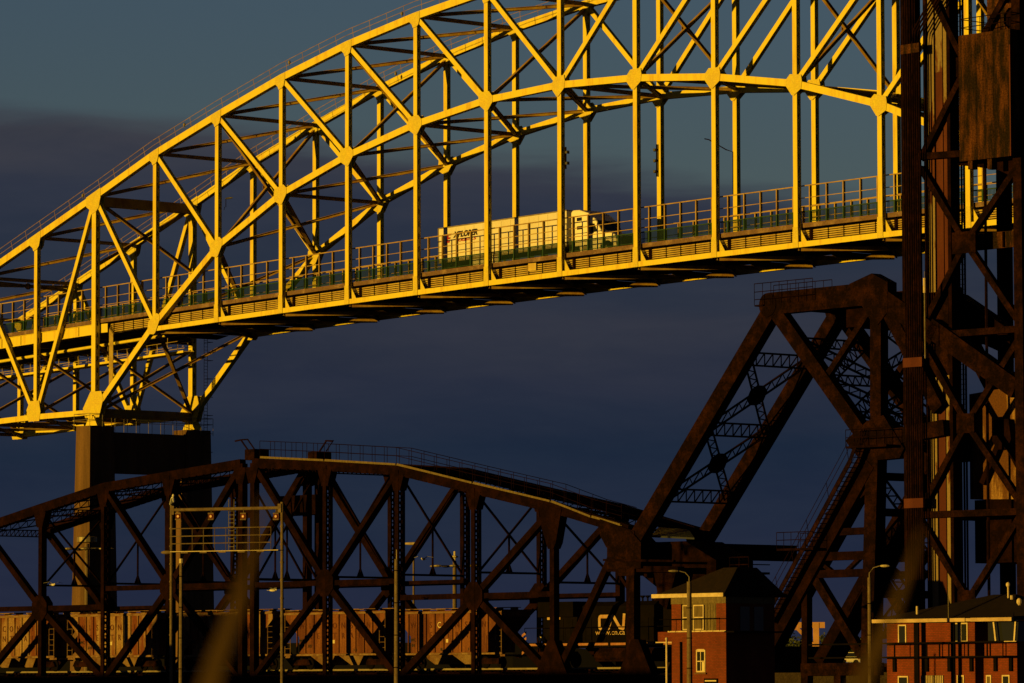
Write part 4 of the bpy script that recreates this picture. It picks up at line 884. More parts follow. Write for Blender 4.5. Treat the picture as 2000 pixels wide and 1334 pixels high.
for v in (306, 657, 1006):
    a = Q(1797, v); b = Q(1998, v - 14); mem(LTW, 'strut', a, b, .4, .4, WR, 'P', RUST)
    for c in (a, b): MB().box(c[0] - .2, c[0] + .2, .4, WR - .4, c[1] - .25, c[1] + .25).build('cross_beam', RUST, LTW)
# conduit pipes strapped to the near column
pt_ = []
for i in range(8):
    t = Q(1769 + i * 4.3, 660, -.7)[0]; zt_ = Q(1769, 75 + 3 * i, -.7)[1]
    mb = MB(); pts = [(t, -.7, .5), (t, -.7, zt_)]
    if i > 3: pts += [(t + .15, -.7, zt_ + .9), (t + .9, -.7, zt_ + 1.8), (t + 2.0, -.7, zt_ + 3.0)]
    else: pts += [(t, -.7, Q(1769, -30, -.7)[1])]
    mb.tube(pts, .062, 6); mb.build('conduit', RUST if i % 2 else RUSTL, LTW)
t0_, t1_ = Q(1765, 660, -.7)[0], Q(1802, 660, -.7)[0]
for v in (95, 708, 983): zz = Q(1780, v, -.7)[1]; MB().box(t0_, t1_, -.8, -.60, zz - .3, zz + .3).build('pipe_strap', REDP if v > 200 else RUSTW, LTW)
# painted guide column
Lg = .25; tg = Q(1813, 660, Lg)[0]; sc_ = 1 / 20.6
zt_, zb_ = Q(1816, -40, Lg)[1], .2
gc = MB().box(tg - .15, tg + 1.86, Lg + .12, Lg + .7, zb_, zt_).box(tg - .15, tg + .12, Lg - .1, Lg + .12, zb_, zt_).build('guide_column', RUSTL, LTW)
z1_, z2_ = Q(1820, 571, Lg)[1], Q(1820, 738, Lg)[1]; zc_ = Q(1820, 143, Lg)[1]; zd_ = Q(1820, 783, Lg)[1]
for za, zb2 in ((z1_, zt_), (zb_, z2_)): MB().box(tg + .17, tg + .68, Lg, Lg + .115, za, zb2).build('cream_strip', CREAM, gc)
MB().box(tg + .82, tg + 1.40, Lg + .02, Lg + .115, z1_, zc_).build('red_strip', REDP, gc); MB().box(tg + .82, tg + 1.40, Lg + .02, Lg + .115, zc_ + .01, zt_).build('cream_strip', CREAM, gc)
MB().box(tg + .82, tg + 1.40, Lg + .02, Lg + .115, zb_, zd_).build('red_strip', REDP, gc); MB().box(tg + .80, tg + 1.2, Lg + .02, Lg + .115, zd_ + .01, z2_).build('cream_strip', CREAM, gc)
MB().box(tg + 1.50, tg + 1.84, Lg, Lg + .115, zb_, z2_ + .1).build('cream_strip', CREAM, gc); MB().box(tg + 1.50, tg + 1.84, Lg, Lg + .115, z1_, zc_ - 2).build('red_strip', REDP, gc); MB().box(tg + 1.50, tg + 1.84, Lg, Lg + .115, zc_ - 1.99, zt_).build('cream_strip', CREAM, gc)
MB().box(tg + 1.87, tg + 2.15, Lg - .1, Lg + .75, zb_, zt_).build('web_plate', RUST, gc)
# ladder, pipes, hanging rod
for (u0, u1, v0, v1) in ((1868, 1877, -40, 790), (1866, 1874, 800, 1190)):
    a, b = Q(u0, v0, 2.6), Q(u1, v1, 2.6); mb = MB()
    for t in (a[0], a[0] + .45): mb.tube([(t, 2.6, b[1]), (t, 2.6, a[1])], .03, 4)
    zz = b[1]
    while zz < a[1]: mb.tube([(a[0], 2.6, zz), (a[0] + .45, 2.6, zz)], .018, 4); zz += .32
    mb.build('ladder', RUST, LTW)
for u in (1881, 1886): a = Q(u, 660, 2.8); MB().tube([(a[0], 2.8, .3), (a[0], 2.8, Q(u, -40, 2.8)[1])], .07, 6).build('standpipe', RUST, LTW)
a = Q(1927, 660, .8); MB().tube([(a[0], .8, .3), (a[0], .8, Q(1927, 316, .8)[1])], .10, 6).build('hanging_rod', RUST, LTW)
a = Q(1912, 470, 1.2); b = Q(1998, 470, 1.2); gd = MB().box(a[0] - .5, b[0], 1.1, 1.3, Q(1912, 489, 1.2)[1], Q(1912, 457, 1.2)[1]).build('cross_girder', RUSTW, LTW)
for i in range(4): t = a[0] + i * 1.1; MB().box(t, t + .1, .95, 1.097, Q(1912, 488, 1.2)[1], Q(1912, 458, 1.2)[1]).build('stiffener', RUST, gd)
a = Q(1875, 318, .5); b = Q(2010, 318, .5); MB().prism([(a[0], a[1] - .1), (b[0], a[1] - .1), (b[0], a[1] - 1.3), (a[0] + 4.5, a[1] - 1.2), (a[0] + 3.6, a[1] - .8)], .2, 3.5).build('under_beam', RUST, LTW)
for u in (1899, 1937): a = Q(u, 320, -.9); MB().box(a[0] - .18, a[0] + .18, -1.1, -.6, a[1] - .35, a[1] + .3).build('hook_plate', RUSTW, LTW)
# raised counterweight box
a = Q(1872, 75, -1.3); b = Q(1975, 310, -1.3); CB = thing(FR, 'steel_counterweight', 'big rust-streaked riveted steel box hung high on the lift tower at upper right', 'counterweight', a[0], -1.3, b[1])
zt2 = Q(1872, 70, -1.3)[1]; zb3 = Q(1872, 316, -1.3)[1]; bx = MB().box(a[0], b[0], -1.3, 3.6, zb3, zt2).build('plate_shell', RUSTW, CB)
for i in range(1, 8): zz = zb3 + (zt2 - zb3) * i / 8; MB().box(a[0], b[0], -1.315, -1.303, zz - .03, zz + .03).build('plate_seam', RUSTW, bx)
for i in (1, 2): t = a[0] + (b[0] - a[0]) * i / 3; MB().box(t - .03, t + .03, -1.318, -1.303, zb3, zt2).build('plate_seam', RUSTW, bx)
MB().box(b[0] - .07, b[0] + .01, -1.33, -1.25, zb3, zt2 - 1).build('edge_strip', REDP, bx)
mb = MB()
for hh in (.5, 1.05): mb.tube([(a[0], -1.2, zt2 + hh), (b[0], -1.2, zt2 + hh), (b[0], 3.5, zt2 + hh), (a[0], 3.5, zt2 + hh), (a[0], -1.2, zt2 + hh)], .03, 4)
for i in range(6): t = a[0] + (b[0] - a[0]) * i / 5; mb.tube([(t, -1.2, zt2), (t, -1.2, zt2 + 1.05)], .03, 4); mb.tube([(t, 3.5, zt2), (t, 3.5, zt2 + 1.05)], .03, 4)
mb.build('top_railing', RUST, CB)
c = Q(1948, 40, .5); MB().box(c[0] - .6, c[0] + .5, .2, 1.6, zt2, zt2 + 6).build('hanger_beam', RUSTW, CB); MB().box(c[0] + .55, c[0] + 1.6, .2, 1.2, zt2, zt2 + 6).build('hanger_beam', RUST, CB)
c = Q(1982, 36, .3); mb = MB()
for i in range(8): a0 = 2 * pi * i / 8 + .39; a1 = a0 + pi / 4; mb.prism([(c[0] + r_ * cos(q), c[1] + r_ * sin(q)) for r_, q in ((.72, a0), (.72, a1), (1.05, a1), (1.05, a0))], .0, .5)
mb.build('sheave_ring', RUSTW, CB)
a = Q(1806, 600, -1.5); AN = thing(FR, 'whip_antenna', 'thin pale whip antenna in front of the striped tower column', 'antenna', a[0], -1.5, 0)
MB().tube([(a[0], -1.5, Q(1806, 700, -1.5)[1]), (a[0], -1.5, Q(1806, 570, -1.5)[1])], .04, 5).build('mast', GALV, AN); MB().tube([(a[0], -1.5, Q(1806, 572, -1.5)[1]), (a[0], -1.5, Q(1806, 543, -1.5)[1])], .09, 8).build('radome', TRIMW, AN)
MB().tube([(a[0], -1.5, Q(1806, 543, -1.5)[1]), (a[0], -1.5, Q(1806, 530, -1.5)[1])], .02, 4).build('whip', GALV, AN)
#PART3
# ================================================================== LEFT BRICK HOUSE
pc = at(1418, 1250, 290); FH = Frame((pc.x, pc.y)); 
def HQ(u, v, L=0): return FH.loc(u, v, L)
hx0 = HQ(1312, 1250)[0]; hx1 = 0.0; HD = 4.2
def hz(v): return HQ(1380, v)[1]
LH = thing(FH, 'brick_house', 'narrow two-storey red brick control house with hipped roof, left of the stair tower', 'house', (hx0 + hx1) / 2, 0, 0)
wl = MB().box(hx0, hx1, 0, HD, 0, hz(1234)).build('lower_wall', BRICK, LH)
wu = MB().box(hx0, hx0 + .85, -.0, HD, hz(1234), hz(1179)).box(hx1 - .85, hx1, 0, HD, hz(1234), hz(1179)).box(hx0 + .85, hx1 - .85, .18, HD, hz(1234), hz(1179)).build('upper_wall', BRICK, LH)
MB().box(hx0 - .02, hx1 + .02, -.03, HD + .03, hz(1179) + .004, hz(1163)).build('frieze_board', WOOD, LH)
ex = 1.5; ez = hz(1163); es = .25
a_ = [(hx0 - ex, -es, ez), (hx1 + .05, -es, ez), (hx1 + .05, HD + 1.0, ez), (hx0 - ex, HD + 1.0, ez)]; rz = hz(1108)
rf = MB().add(a_ + [(-1.7, 1.5, rz), (-.5, 1.5, rz), (-.5, HD - 1, rz), (-1.7, HD - 1, rz)], [(0, 1, 5, 4), (1, 2, 6, 5), (2, 3, 7, 6), (3, 0, 4, 7), (4, 5, 6, 7), (3, 2, 1, 0)]).build('roof', SHING, LH)
MB().box(hx0 - ex, hx1 + .06, -es - .05, -es - .003, ez - .1, ez + .14).build('eave_board', TRIMW, rf); MB().box(hx1 + .063, hx1 + .1, -es, HD + 1, ez - .1, ez + .14).build('eave_board', SHING, rf)
MB().box(hx0 - .3, hx1 + .03, -.06, -.003, hz(1234), hz(1231.5)).build('sill_course', TRIMW, LH)
def sash(par, fr, x0, x1, z0, z1, L, fm=TRIMW, gm=GLASS, cross=True, fw_=.07):
    w = MB().box(x0, x1, L - .05, L + .02, z0, z0 + fw_).box(x0, x1, L - .05, L + .02, z1 - fw_, z1).box(x0, x0 + fw_, L - .05, L + .02, z0 + fw_, z1 - fw_).box(x1 - fw_, x1, L - .05, L + .02, z0 + fw_, z1 - fw_)
    if cross: w.box(x0 + fw_, x1 - fw_, L - .045, L + .02, (z0 + z1) / 2 - .03, (z0 + z1) / 2 + .03)
    w = w.build('window', fm, par); MB().box(x0 + fw_ * .5, x1 - fw_ * .5, L - .03, L - .004, z0 + .02, z1 - .02).build('pane', gm, w); return w
def ux(u, v=1200, L=0): return HQ(u, v, L)[0]
MB().box(ux(1331), ux(1401), .10, .17, hz(1232), hz(1178)).build('window_surround', WOOD, LH)
for u0, u1 in ((1333, 1344), (1354, 1374)): sash(LH, FH, ux(u0), ux(u1), hz(1230), hz(1181), .05, gm=BLIND)
for i in range(5): x = ux(1377) + i * .23; MB().box(x, x + .2, .03, .09, hz(1231), hz(1180)).build('boarded_panel', WOOD, LH)
w = sash(LH, FH, ux(1360), ux(1378), hz(1313), hz(1270), -.0, gm=GLASS, fw_=.09); MB().box(ux(1360) - .1, ux(1378) + .1, -.12, -.003, hz(1317), hz(1314)).build('sill', CONC, w)
MB().box(ux(1372), ux(1377), -.07, -.052, hz(1311), hz(1293)).build('paper_notice', CLET, w)
MB().box((ux(1360) + ux(1378)) / 2 - .025, (ux(1360) + ux(1378)) / 2 + .025, -.055, -.003, hz(1312), hz(1271)).build('glazing_bar', TRIMW, w)
MB().prism([(ux(1360) - .03, hz(1270)), (ux(1378) + .03, hz(1270)), (ux(1375), hz(1267.5)), (ux(1363), hz(1267.5))], -.06, -.003).build('arch_head', TRIMW, w)
MB().tube([(ux(1331), -.08, 0), (ux(1331), -.08, hz(1253))], .07, 6).build('downpipe', BLACK, LH)
MB().box(ux(1334), ux(1398), -.03, -.003, hz(1255), hz(1253)).build('brick_band', BRICKD, LH)
mb = MB(); 
mb.tube([(hx0 - .6, -.5, hz(1209)), (hx1, -.5, hz(1208))], .025, 4)
for u in (1319, 1368, 1392, 1417): mb.tube([(ux(u), -.5, hz(1233)), (ux(u), -.5, hz(1209))], .022, 4)
mb.build('balcony_rail', BLACK, LH)
MB().box(hx0 - 1.45, hx0 - .003, .2, 2.5, hz(1253), hz(1233)).build('side_annex', BRICKD, LH); MB().box(hx0 - 1.45, hx0 - .01, .0, .19, hz(1254.5), hz(1252.5)).build('annex_sill', TRIMW, LH)
sg = MB().box(ux(1376), ux(1402), -.08, -.03, hz(1340), hz(1325)).build('notice_board', BLACK, LH); MB().box(ux(1378), ux(1400), -.09, -.083, hz(1331), hz(1328.5)).build('board_strip', CLET, sg)
for L_ in (1.2, 2.4): MB().box(.003, .04, L_, L_ + .8, hz(1232), hz(1185)).build('side_window', GLASS, LH)
pf = MB().box(.05, .9, -.2, HD, hz(1236), hz(1233)).build('side_balcony', BLACK, LH)

# ================================================================== RIGHT BRICK BUILDING
pc = at(1732, 1260, 262); FB = Frame((pc.x, pc.y))
def BQ(u, v=1250, L=0): return FB.loc(u, v, L)
def bx_(u, L=0): return BQ(u, 1250, L)[0]
def bz(v): return BQ(1830, v)[1]
RB = thing(FB, 'brick_building', 'two-storey red brick bridge office with a cream fascia and balcony, bottom right corner', 'building', bx_(1830), 0, 0)
xa, xb, xc, xd = bx_(1732), bx_(1904), bx_(1921), bx_(1986)
ztop = bz(1216)
MB().box(xa, xb, 0, 6, 0, ztop).build('main_wall', BRICKD, RB)
MB().box(xb + .003, xd, 1.2, 6, 0, ztop).build('shadow_recess_wall', BLACK, RB)  # black set-back wall stands in for a shadow band on the brick
MB().box(xc, xd, 0, 1.2, 0, bz(1254)).build('bay_wall', BRICKD, RB)
MB().box(xc + .1, xd - .1, .25, 1.19, bz(1254) + .003, ztop).build('bay_glazing', GLASS, RB)
for u0, u1 in ((1941, 1945), (1984, 1981)): MB().beam((bx_(u0), .02, ztop), (bx_(u1), .02, bz(1254)), .10, .10).build('slanted_mullion', TRIMW, RB)
MB().box(xc, xd, -.06, .3, bz(1255), bz(1253.6)).build('bay_sill', TRIMW, RB)
xe0, xe1 = bx_(1718), bx_(1994)
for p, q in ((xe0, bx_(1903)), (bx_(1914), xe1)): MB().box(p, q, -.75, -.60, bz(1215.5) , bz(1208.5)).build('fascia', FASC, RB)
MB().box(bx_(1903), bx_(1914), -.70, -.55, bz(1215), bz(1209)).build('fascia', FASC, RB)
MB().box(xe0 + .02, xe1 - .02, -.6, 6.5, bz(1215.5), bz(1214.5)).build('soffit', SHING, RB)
rz = bz(1161); 
MB().add([(xe0, -.6, bz(1209)), (xe1, -.6, bz(1209)), (xe1, 7, bz(1209)), (xe0, 7, bz(1209)), (bx_(1868), 3.0, rz), (bx_(1912), 3.0, rz)], [(0, 1, 5, 4), (1, 2, 5), (2, 3, 4, 5), (3, 0, 4), (3, 2, 1, 0)]).build('roof', SHING, RB)
MB().add([(bx_(1925), -.3, bz(1206)), (xe1 + 1.5, -.3, bz(1206)), (xe1 + 1.5, 5, bz(1206)), (bx_(1925), 5, bz(1206)), (bx_(1958), 2.4, bz(1166)), (bx_(1978), 2.4, bz(1166))], [(0, 1, 5, 4), (1, 2, 5), (2, 3, 4, 5), (3, 0, 4), (3, 2, 1, 0)]).build('bay_roof', SHING, RB)
def bw(u0, u1, v0, v1, gm=GLASS, L=-.0, mull=False):
    w = sash(RB, FB, bx_(u0), bx_(u1), bz(v1), bz(v0), L, gm=gm, cross=False, fw_=.075)
    if mull: x = (bx_(u0) + bx_(u1)) / 2; MB().box(x - .09, x + .05, -.05, .0, bz(v1) + .08, bz(v0) - .08).build('mullion', TRIMW, w)
    return w
for q in ((1755, 1771, 1219, 1257), (1864, 1891, 1217, 1255)): bw(*q, mull=q[0] == 1864)
MB().box(bx_(1884), bx_(1889), -.02, -.004, bz(1253), bz(1219)).build('curtain', BLIND, RB)
bw(1754, 1774, 1320, 1345); bw(1869, 1883, 1319, 1345, BLIND); bw(1926, 1936, 1319, 1345, BLIND); bw(1957, 1972, 1319, 1345)
sh = MB().box(bx_(1800), bx_(1842), -.05, -.003, 0, bz(1319)).build('shuttered_window', BLIND, RB)
for i in range(13): x = bx_(1800) + (bx_(1842) - bx_(1800)) * i / 12; MB().box(x - .02, x + .02, -.07, -.053, 0, bz(1319.5)).build('bar', TRIMW, sh)
# balcony slab, rail, brackets, shadow-bar posts
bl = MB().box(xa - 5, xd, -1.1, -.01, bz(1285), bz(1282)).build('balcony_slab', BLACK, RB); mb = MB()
mb.beam((xa - 5, -1.05, bz(1257)), (xd, -1.05, bz(1255)), .06, .09)
for u in (1747, 1810, 1835, 1853, 1891, 1928, 1934): mb.box(bx_(u, -1.05) - .035, bx_(u, -1.05) + .035, -1.08, -1.02, bz(1282), bz(1256))
mb.build('balcony_rail', BLACK, bl)
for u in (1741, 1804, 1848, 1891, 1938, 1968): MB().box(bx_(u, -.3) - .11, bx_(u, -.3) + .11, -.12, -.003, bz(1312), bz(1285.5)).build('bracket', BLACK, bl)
for u, w in ((1792, .17), (1863, .13)): MB().box(bx_(u, -.4) - w, bx_(u, -.4) + w, -.52, -.42, 0, bz(1214)).build('post', BLACK, RB)  # black posts stand in for shadow bars on the wall
def stem(name, u, v0, v1, L, r, m, label, cat, head=None):
    a = BQ(u, v0, L); b = BQ(u, v1, L); t = thing(FB, name, label, cat, a[0], L, min(a[1], b[1])); MB().tube([(a[0], L, b[1]), (a[0], L, a[1])], r, 6).build('tube', m, t)
    if head: MB().ball((a[0], L, a[1]), head, head, head * 1.2).build('head', m, t)
    return t
stem('vent_pipe', 1791, 1184, 1200, .0, .06, TRIMW, 'short bright vent pipe on the left slope of the office roof', 'pipe')
stem('lightning_rod', 1852, 1162, 1210, -.5, .015, GALV, 'thin rod standing at the middle of the office eave', 'rod')
stem('weather_vane_mast', 1969, 1142, 1168, 2, .05, TRIMW, 'tall small weather mast on the bay roof of the office', 'mast', .12)
stem('vent_pipe', 1976, 1163, 1171, 2, .08, TRIMW, 'stubby pale vent pipe just right of the weather mast', 'pipe')
stem('camera_dome', 1991, 1175, 1182, 0, .08, TRIMW, 'round white camera dome at the far right roof corner of the office', 'camera', .16)

# ================================================================== SIGNAL GANTRY
a = at(335, 1000, 300); b = at(551, 1000, 296.6); FS = Frame((a.x, a.y), atan2(-(b.y - a.y), b.x - a.x)); span = (b - a).xy.length
def SQ(u, v, L=0): return FS.loc(u, v, L)
SG = thing(FS, 'signal_gantry', 'pale lamp gantry of two posts and a railed platform in front of the rail truss', 'gantry', span / 2, 0, 0)
for i, x in enumerate((0, span)):
    mb = MB().tube([(x, 0, 0), (x, 0, SQ(340, 985)[1])], .10, 10)
    zz = .5
    while zz < 12: mb.tube([(x, 0, zz), (x, 0, zz + .1)], .13, 10); zz += 1.12
    mb.build('post', POLE, SG)
zb4 = SQ(345, 996)[1]; MB().tube([(.25, -.05, zb4), (span - .2, -.05, zb4 + .0)], .105, 8).build('cross_tube', POLE, SG)
for x in (.12, span - .12): MB().box(x - .12, x + .12, -.15, .1, zb4 - .3, zb4 + .25).build('clamp', POLE, SG)
for u in (348, 412, 475, 539):
    q = SQ(u, 1008.5, -.1); w = MB().box(q[0] - .20, q[0] + .20, -.1, .12, q[1] - .2, q[1] + .2).build('signal_head', REDP, SG)
    for dz in (-.2, .18): MB().box(q[0] - .20, q[0] + .20, -.14, -.103, q[1] + dz - .03, q[1] + dz + .045).build('trim', POLE, w)
    MB().lathe((q[0], -.10, q[1]), [(.12, 0), (.13, -.02), (.08, -.05)], 14, axis=1).build('lens', LENS, w)
    MB().tube([(q[0], -.05, q[1] + .2), (q[0], -.05, zb4)], .03, 5).build('hanger', POLE, w)
zf = SQ(345, 1077)[1]; z1_ = SQ(345, 1033)[1]
pl = MB().box(.1, span - .1, -.35, .45, zf - .05, zf).build('platform', GALV, SG); mb = MB()
for L_ in (-.35,):
    for f in (.33, .66, 1.0): mb.tube([(.1, L_, zf + (z1_ - zf) * f), (span - .6, L_, zf + (z1_ - zf) * f)], .035, 5)
    for i in range(10): x = .1 + (span - .7) * i / 9; mb.tube([(x, L_, zf), (x, L_, z1_)], .028, 4)
mb.build('railing', POLE, pl)
for i in range(5): x = .9 + i * 1.36; MB().box(x, x + .5, -.4, -.352, zf - .14, zf - .06).build('bracket', POLE, pl)
mb = MB()
for x in (span * .5, span * .5 + .38): mb.tube([(x, .3, zf), (x, .3, SQ(445, 975)[1])], .03, 4)
for i in range(11): mb.tube([(span * .5, .3, zf + .25 * i), (span * .5 + .38, .3, zf + .25 * i)], .018, 4)
mb.build('ladder', GALV, SG)
MB().ball((-.35, 0, zf - .05), .42, .12, .12).build('side_lamp', POLE, SG)
def gull(loc_, label, s, fly, rz_=0):
    r = bpy.data.objects.new('gull', None); COL.objects.link(r); r.location = loc_; r.rotation_euler = (0, 0, rz_); OFF[r.name] = Vector((0, 0, 0)); tag(r, label, 'gull', None)
    if fly:
        b = MB().ball((0, 0, 0), .10, .28, .09).ball((0, -.26, .04), .06, .08, .06).build('body', GULLW, r, True)
        for sg in (-1, 1): MB().add([(sg * .05, -.1, .05), (sg * .35, -.14, .2), (sg * .72, .05, .12), (sg * .35, .06, .18), (sg * .05, .12, .04), (sg * .35, -.14, .18), (sg * .72, .05, .10), (sg * .35, .06, .16)], [(0, 1, 3, 4), (1, 2, 3), (1, 2, 6, 5)]).build('wing', GULLG, b)
        MB().prism([(-.06, .25), (.06, .25), (.1, .42), (-.1, .42)], -.01, .01, ax=2).build('tail', GULLW, b)
    else:
        b = MB().ball((0, 0, .26), .12, .12, .20).ball((.02, 0, .20), .11, .12, .14).ball((.03, 0, .50), .075, .07, .08).build('body', GULLW, r, True)
        MB().prism([(-.10, .34), (-.05, .36), (-.02, .12), (-.16, -.02), (-.18, .02)], -.10, .10).build('wing', GULLG, b)
        MB().prism([(.09, .52), (.18, .49), (.09, .485)], -.015, .015).build('beak', BEAK, b)
        for y in (-.04, .04): MB().tube([(0, y, 0), (0, y, .14)], .012, 4).build('leg', BEAK, b)
    r.scale = (s, s, s); return r
q = at(337.5, 985.5, 300); gull(q, 'white gull perched on top of the left gantry post', 1.15, False, .3)
gull(at(104, 1142, 330), 'tiny gull flying between the leftmost railway truss members', 1.0, True, .5)
gull(at(533, 1153, 330), 'tiny bright gull flying just left of the right gantry post', 1.0, True, 1.2)
gull(at(827, 1092, 330), 'tiny gull flying left of the lamp mast in the middle of the rail truss', 1.0, True, -.4)

# ================================================================== POLES AND LAMPS
F0 = Frame((0, 0), 0)
def pole(u, v0, Z, r, m, label, name='street_lamp', cat='street lamp', bands=True, h0=0.):
    p = at(u, v0, Z); r_ = bpy.data.objects.new(name, None); COL.objects.link(r_); r_.location = (p.x, p.y, h0); OFF[r_.name] = Vector((p.x, p.y, h0)); tag(r_, label, cat)
    mb = MB().tube([(p.x, p.y, h0), (p.x, p.y, p.z)], r * 1.3, 10, r)
    MB.build(mb, 'pole', m, r_)
    if bands:
        zz = h0 + 1.
        while zz < p.z - .5: MB().tube([(p.x, p.y, zz), (p.x, p.y, zz + .05)], r * 1.3, 10).build('band', RUST, r_); zz += 1.7
    return r_, p
def cobra(r_, p, dx, rise, ln, m=GALV):
    MB().tube([p - Vector((0, 0, .1)), p + Vector((0, 0, rise * .4)), p + Vector((dx * .3, -.05, rise * .85)), p + Vector((dx * .75, -.1, rise))], .03, 6).build('arm', GALV, r_)
    c = p + Vector((dx * .75 + (ln / 2 if dx > 0 else -ln / 2), -.1, rise)); MB().ball(c, ln / 2, .12, .075).build('lamp_head', m, r_)
r_, p = pole(1346, 1136, 268, .13, POLE, 'weathered lamp pole with cobra head standing before the left brick house'); cobra(r_, p + Vector((0, 0, .05)), -.75, .55, .62)
r_, p = pole(1698, 1128, 255, .10, POLE, 'slim lamp pole with cobra head to the right, before the trestle tower'); cobra(r_, p, .75, .62, .55, CLET)
r_, p = pole(774.5, 1092, 250, .11, POLE, 'straight concrete pole with small top cap at the middle of the rail truss', 'utility_pole', 'pole')
MB().tube([p, p + Vector((0, 0, .5))], .03, 5).build('cap', GALV, r_)
r_, p = pole(354, 1100, 262, .10, POLE, 'thin brownish pole just right of the left gantry post', 'utility_pole', 'pole'); MB().tube([p, p + Vector((0, 0, .25))], .12, 8).build('cap', CLET, r_)
r_, p = pole(1302, 1248, 250, .055, TRIMW, 'short slender white flagpole left of the left brick house', 'flagpole', 'pole', False); MB().ball(p, .09, .09, .09).build('finial', TRIMW, r_)
r_, p = pole(808, 1075, 420, .09, POLE, 'distant lamp pole with one horizontal head behind the truss, left of the lamp mast', bands=False, h0=3); MB().ball(p + Vector((-.1, 0, .6)), .85, .2, .14).build('lamp_head', TRIMW, r_)
def mast(u, v0, Z, label, drum):
    r_, p = pole(u, v0, Z, .17, POLE, label, 'high_mast_light', 'lamp mast', False, h0=3)
    if drum: MB().lathe(p, [(.75, .1), (.85, .15), (.85, .55), (.72, .6)], 16).build('drum', GALV, r_)
    else: MB().tube([p, p + Vector((0, 0, .9))], .09, 6).ball(p + Vector((0, 0, .4)), .35, .35, .12).build('top_light', CLET, r_)
    MB().lathe(p - Vector((0, 0, .5)), [(.4, 0), (.45, .08), (.4, .16)], 12).build('ring', GALV, r_)
    for k in range(7):
        q = 2 * pi * k / 7 + .2; e = p + Vector((cos(q) * 1.9, sin(q) * 1.2, -.42)); MB().tube([p + Vector((cos(q) * .4, sin(q) * .4, -.42)), e], .05, 5).build('arm', GALV, r_)
        MB().ball(e + Vector((0, 0, -.02)), .42, .25, .12).build('lamp_head', GALV, r_)
mast(170, 1062, 400, 'high mast with a drum and a ring of floodlights, in front of the concrete pier', True)
mast(888, 1096, 430, 'high mast with a ring of floodlights seen through the right half of the rail truss', False)

# ================================================================== FAR BANK: crane, trees, vehicles
def far(u, v, Z): return at(u, v, Z)
p = far(1594, 1262, 600); q1 = far(1531, 1224, 600); q2 = far(1595, 1222, 600)
GC = bpy.data.objects.new('gantry_crane', None); COL.objects.link(GC); GC.location = (p.x, p.y, 4.5); OFF[GC.name] = Vector((p.x, p.y, 4.5)); tag(GC, 'small orange gantry crane glowing on the far bank behind the trestle', 'crane')
MB().box(p.x - .35, p.x + .35, p.y - .4, p.y + .4, 4.5, q2.z + .4).build('leg', CRANE, GC); MB().box(p.x - 2.3, p.x + 1.1, p.y - .35, p.y + .35, q2.z - .3, q2.z + .45).build('beam', CRANE, GC)
mb = MB(); lattice3(mb, (q1.x, q1.y, q1.z), (p.x - 2.3, p.y, q2.z + .05), 1.0, (0, 0, 1), .13, n=14); mb.build('boom', CRANE, GC); MB().beam((p.x - .2, p.y, q2.z - 2.6), (p.x - 2.4, p.y, q2.z - .3), .4, .4).build('brace', CRANE, GC)
def leafcl(mb, c, r, n, s):
    for _ in range(n):
        d_ = Vector((random.gauss(0, 1), random.gauss(0, 1), random.gauss(0, 1))).normalized() * r * (random.random() ** .4); o = c + d_
        a = Vector((random.uniform(-1, 1), random.uniform(-1, 1), random.uniform(-1, 1))).normalized(); b = a.cross(Vector((random.uniform(-1, 1), random.uniform(-1, 1), random.uniform(-1, 1)))).normalized()
        mb.add([o + a * s, o + b * s * .7, o - a * s, o - b * s * .7], [(0, 1, 2, 3)])
def tree(p, h, w, label, m=LEAF):
    r = bpy.data.objects.new('tree', None); COL.objects.link(r); r.location = p; OFF[r.name] = Vector(p); tag(r, label, 'tree', 'trees on the far bank')
    p = Vector(p); mb = MB().tube([p, p + Vector((.1, 0, h * .35)), p + Vector((-.1, 0, h * .8))], h * .035, 6, h * .01)
    for k in range(5): q = k * 2.3; mb.tube([p + Vector((0, 0, h * (.3 + .08 * k))), p + Vector((cos(q) * w * .35, sin(q) * w * .35, h * (.5 + .09 * k)))], h * .012, 4, h * .004)
    mb.build('trunk', TRUNK, r); mb = MB()
    for k in range(16):
        q = random.uniform(0, 2 * pi); rr = random.uniform(.1, 1) * w * .5; zz = random.uniform(.32, .95); rr *= (1.15 - abs(zz - .55) * 1.5)
        leafcl(mb, p + Vector((cos(q) * rr, sin(q) * rr, h * zz)), w * random.uniform(.13, .24), 42, .22)
    mb.build('crown', m, r)
tl_ = [(1506, 1258, 640, 'leftmost low tree below the distant crane boom'), (1524, 1251, 660, 'bushy dark tree under the left end of the crane boom'), (1543, 1246, 655, 'rounder taller tree below the crane boom'), (1562, 1253, 650, 'low dark tree directly left of the lattice post'), (1612, 1246, 640, 'dark tree just right of the crane leg'), (1640, 1250, 660, 'dark tree between the crossed trestle braces'), (1658, 1244, 650, 'taller tree to the right of the crossed braces'), (1676, 1252, 640, 'low tree beside the lattice tower leg'), (1500, 1252, 700, 'pale distant tree at the left end of the bank')]
for (u, v, Z, lab) in tl_:
    q = at(u, v, Z); tree((q.x, q.y, 4.6), q.z - 4.6, (q.z - 4.6) * 1.15 + 1.2, 'dark ' + lab if not lab.split()[0] in ('bushy', 'pale', 'dark') else lab)
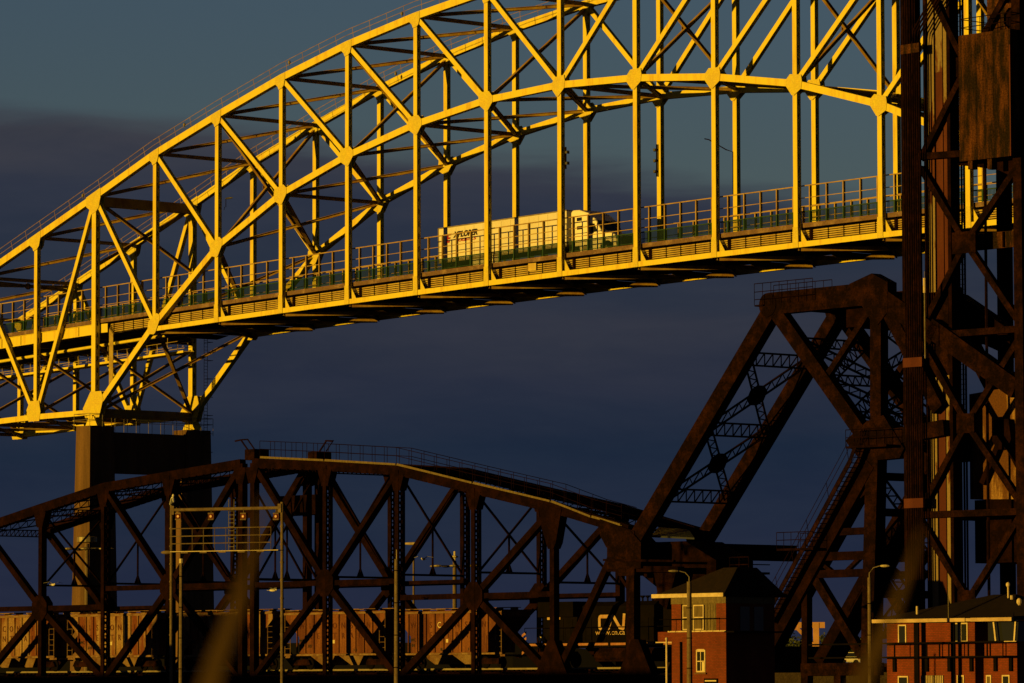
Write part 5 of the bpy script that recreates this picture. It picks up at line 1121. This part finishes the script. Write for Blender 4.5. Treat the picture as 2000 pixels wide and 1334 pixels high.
def vehicle(u, v, Z, label, m, w, h, name, cat):
    q = at(u, v, Z); r = bpy.data.objects.new(name, None); COL.objects.link(r); r.location = (q.x, q.y, q.z - h / 2); OFF[r.name] = Vector((q.x, q.y, q.z - h / 2)); tag(r, label, cat)
    z0 = q.z - h / 2; x = q.x; y = q.y
    b = MB().prism([(x - w / 2, z0 + .3), (x + w / 2, z0 + .3), (x + w / 2, z0 + h * .55), (x + w * .42, z0 + h * .62), (x + w * .3, z0 + h), (x - w * .3, z0 + h), (x - w * .44, z0 + h * .62), (x - w / 2, z0 + h * .55)], y - .9, y + .9).build('body', m, r)
    MB().prism([(x - w * .38, z0 + h * .64), (x + w * .36, z0 + h * .64), (x + w * .27, z0 + h * .95), (x - w * .27, z0 + h * .95)], y - .93, y + .93).build('window', GLASS, b)
    for sx in (-.32, .32):
        for sy in (-.95, .7): MB().lathe((x + w * sx, y + sy, z0 + .32), [(.32, 0), (.32, .22)], 12, axis=1).build('wheel', TIRE, r)
    for sx in (-.47, .42): MB().box(x + w * sx, x + w * (sx + .05), y - .93, y - .905, z0 + h * .42, z0 + h * .52).build('light', RED, b)
vehicle(1655, 1286, 620, 'white pickup truck parked on the far bank, right of the crane', WHITE, 3.2, 1.6, 'parked_truck', 'truck')
vehicle(1634, 1289, 620, 'low pale car parked left of the white pickup on the far bank', HOPF, 2.6, 1.1, 'parked_car', 'car')
# ================================================================== BEYOND THE FRAME, towards the sun: unseen shed and wall added to cast shade
SH = Vector((SUN.x, SUN.y, 0)).normalized()
def offm(t, k): return FR.world(t, 0, 0) + SH * k
a = offm(-23.5, 62); b = offm(-14.0, 62); FW = Frame((a.x, a.y)); wd = (b - a).dot(FW.d)
SD = thing(FW, 'shade_shed', 'unseen grey gabled shed, added beyond the left edge to shade the railcars', 'shed', wd / 2, 0, 0)
MB().box(0, wd, -14, 0, 0, 9.2).build('wall', GRAY, SD); MB().prism([(-14.4, 9.2), (.4, 9.2), (-7, 10.6)], -.3, wd + .3, ax=0).build('roof', SHING, SD)  # walls and roof of the added, unseen shade shed
MB().box(wd * .3, wd * .6, .003, .06, 0, 4.2).build('door', RUST, SD)  # door of the added, unseen shade shed
wl_ = MB(); a = offm(-62, 66); FV = Frame((a.x, a.y))
single(FV, MB().box(0, 100, -.5, 0, 0, 5.6).box(-.1, 100.1, -.6, .1, 5.6, 5.75), 'shade_wall', CONC, 'unseen long low wall, added beyond the left edge to shade the track level', 'wall', 50, 0, 0)  # unseen wall, added to keep sun off the low track level
# ================================================================== NEAR REEDS (out of focus)
def reed(pts, Z, w, label):
    P_ = [at(u, v, Z) for u, v in pts]; mb = MB(); n = len(P_)
    for i in range(n - 1):
        f0 = w * (1 - i / (n - 1)) + .0015; f1 = w * (1 - (i + 1) / (n - 1)) + .0015
        s_ = RI * .9 - fw * .2
        a, b = P_[i], P_[i + 1]; t_ = fw * .002
        mb.add([a - s_ * f0, a + s_ * f0, b + s_ * f1, b - s_ * f1, a + t_, b + t_], [(0, 1, 2, 3), (0, 4, 5, 3), (1, 4, 5, 2)])
    o = mb.build('reed_blade', BLADE, None, off=(P_[0].x, P_[0].y, P_[0].z)); o.location = P_[0]; tag(o, label, 'reed', None)
reed([(300, 1600), (395, 1380), (425, 1280), (462, 1180), (492, 1080), (515, 970)], 5.2, .017, 'blurred brown grass blade rising at lower left, close to the camera')
reed([(1560, 1620), (1668, 1370), (1700, 1290), (1742, 1200), (1775, 1110), (1800, 1030)], 5.6, .015, 'blurred brown grass blade rising at lower right, close to the camera')
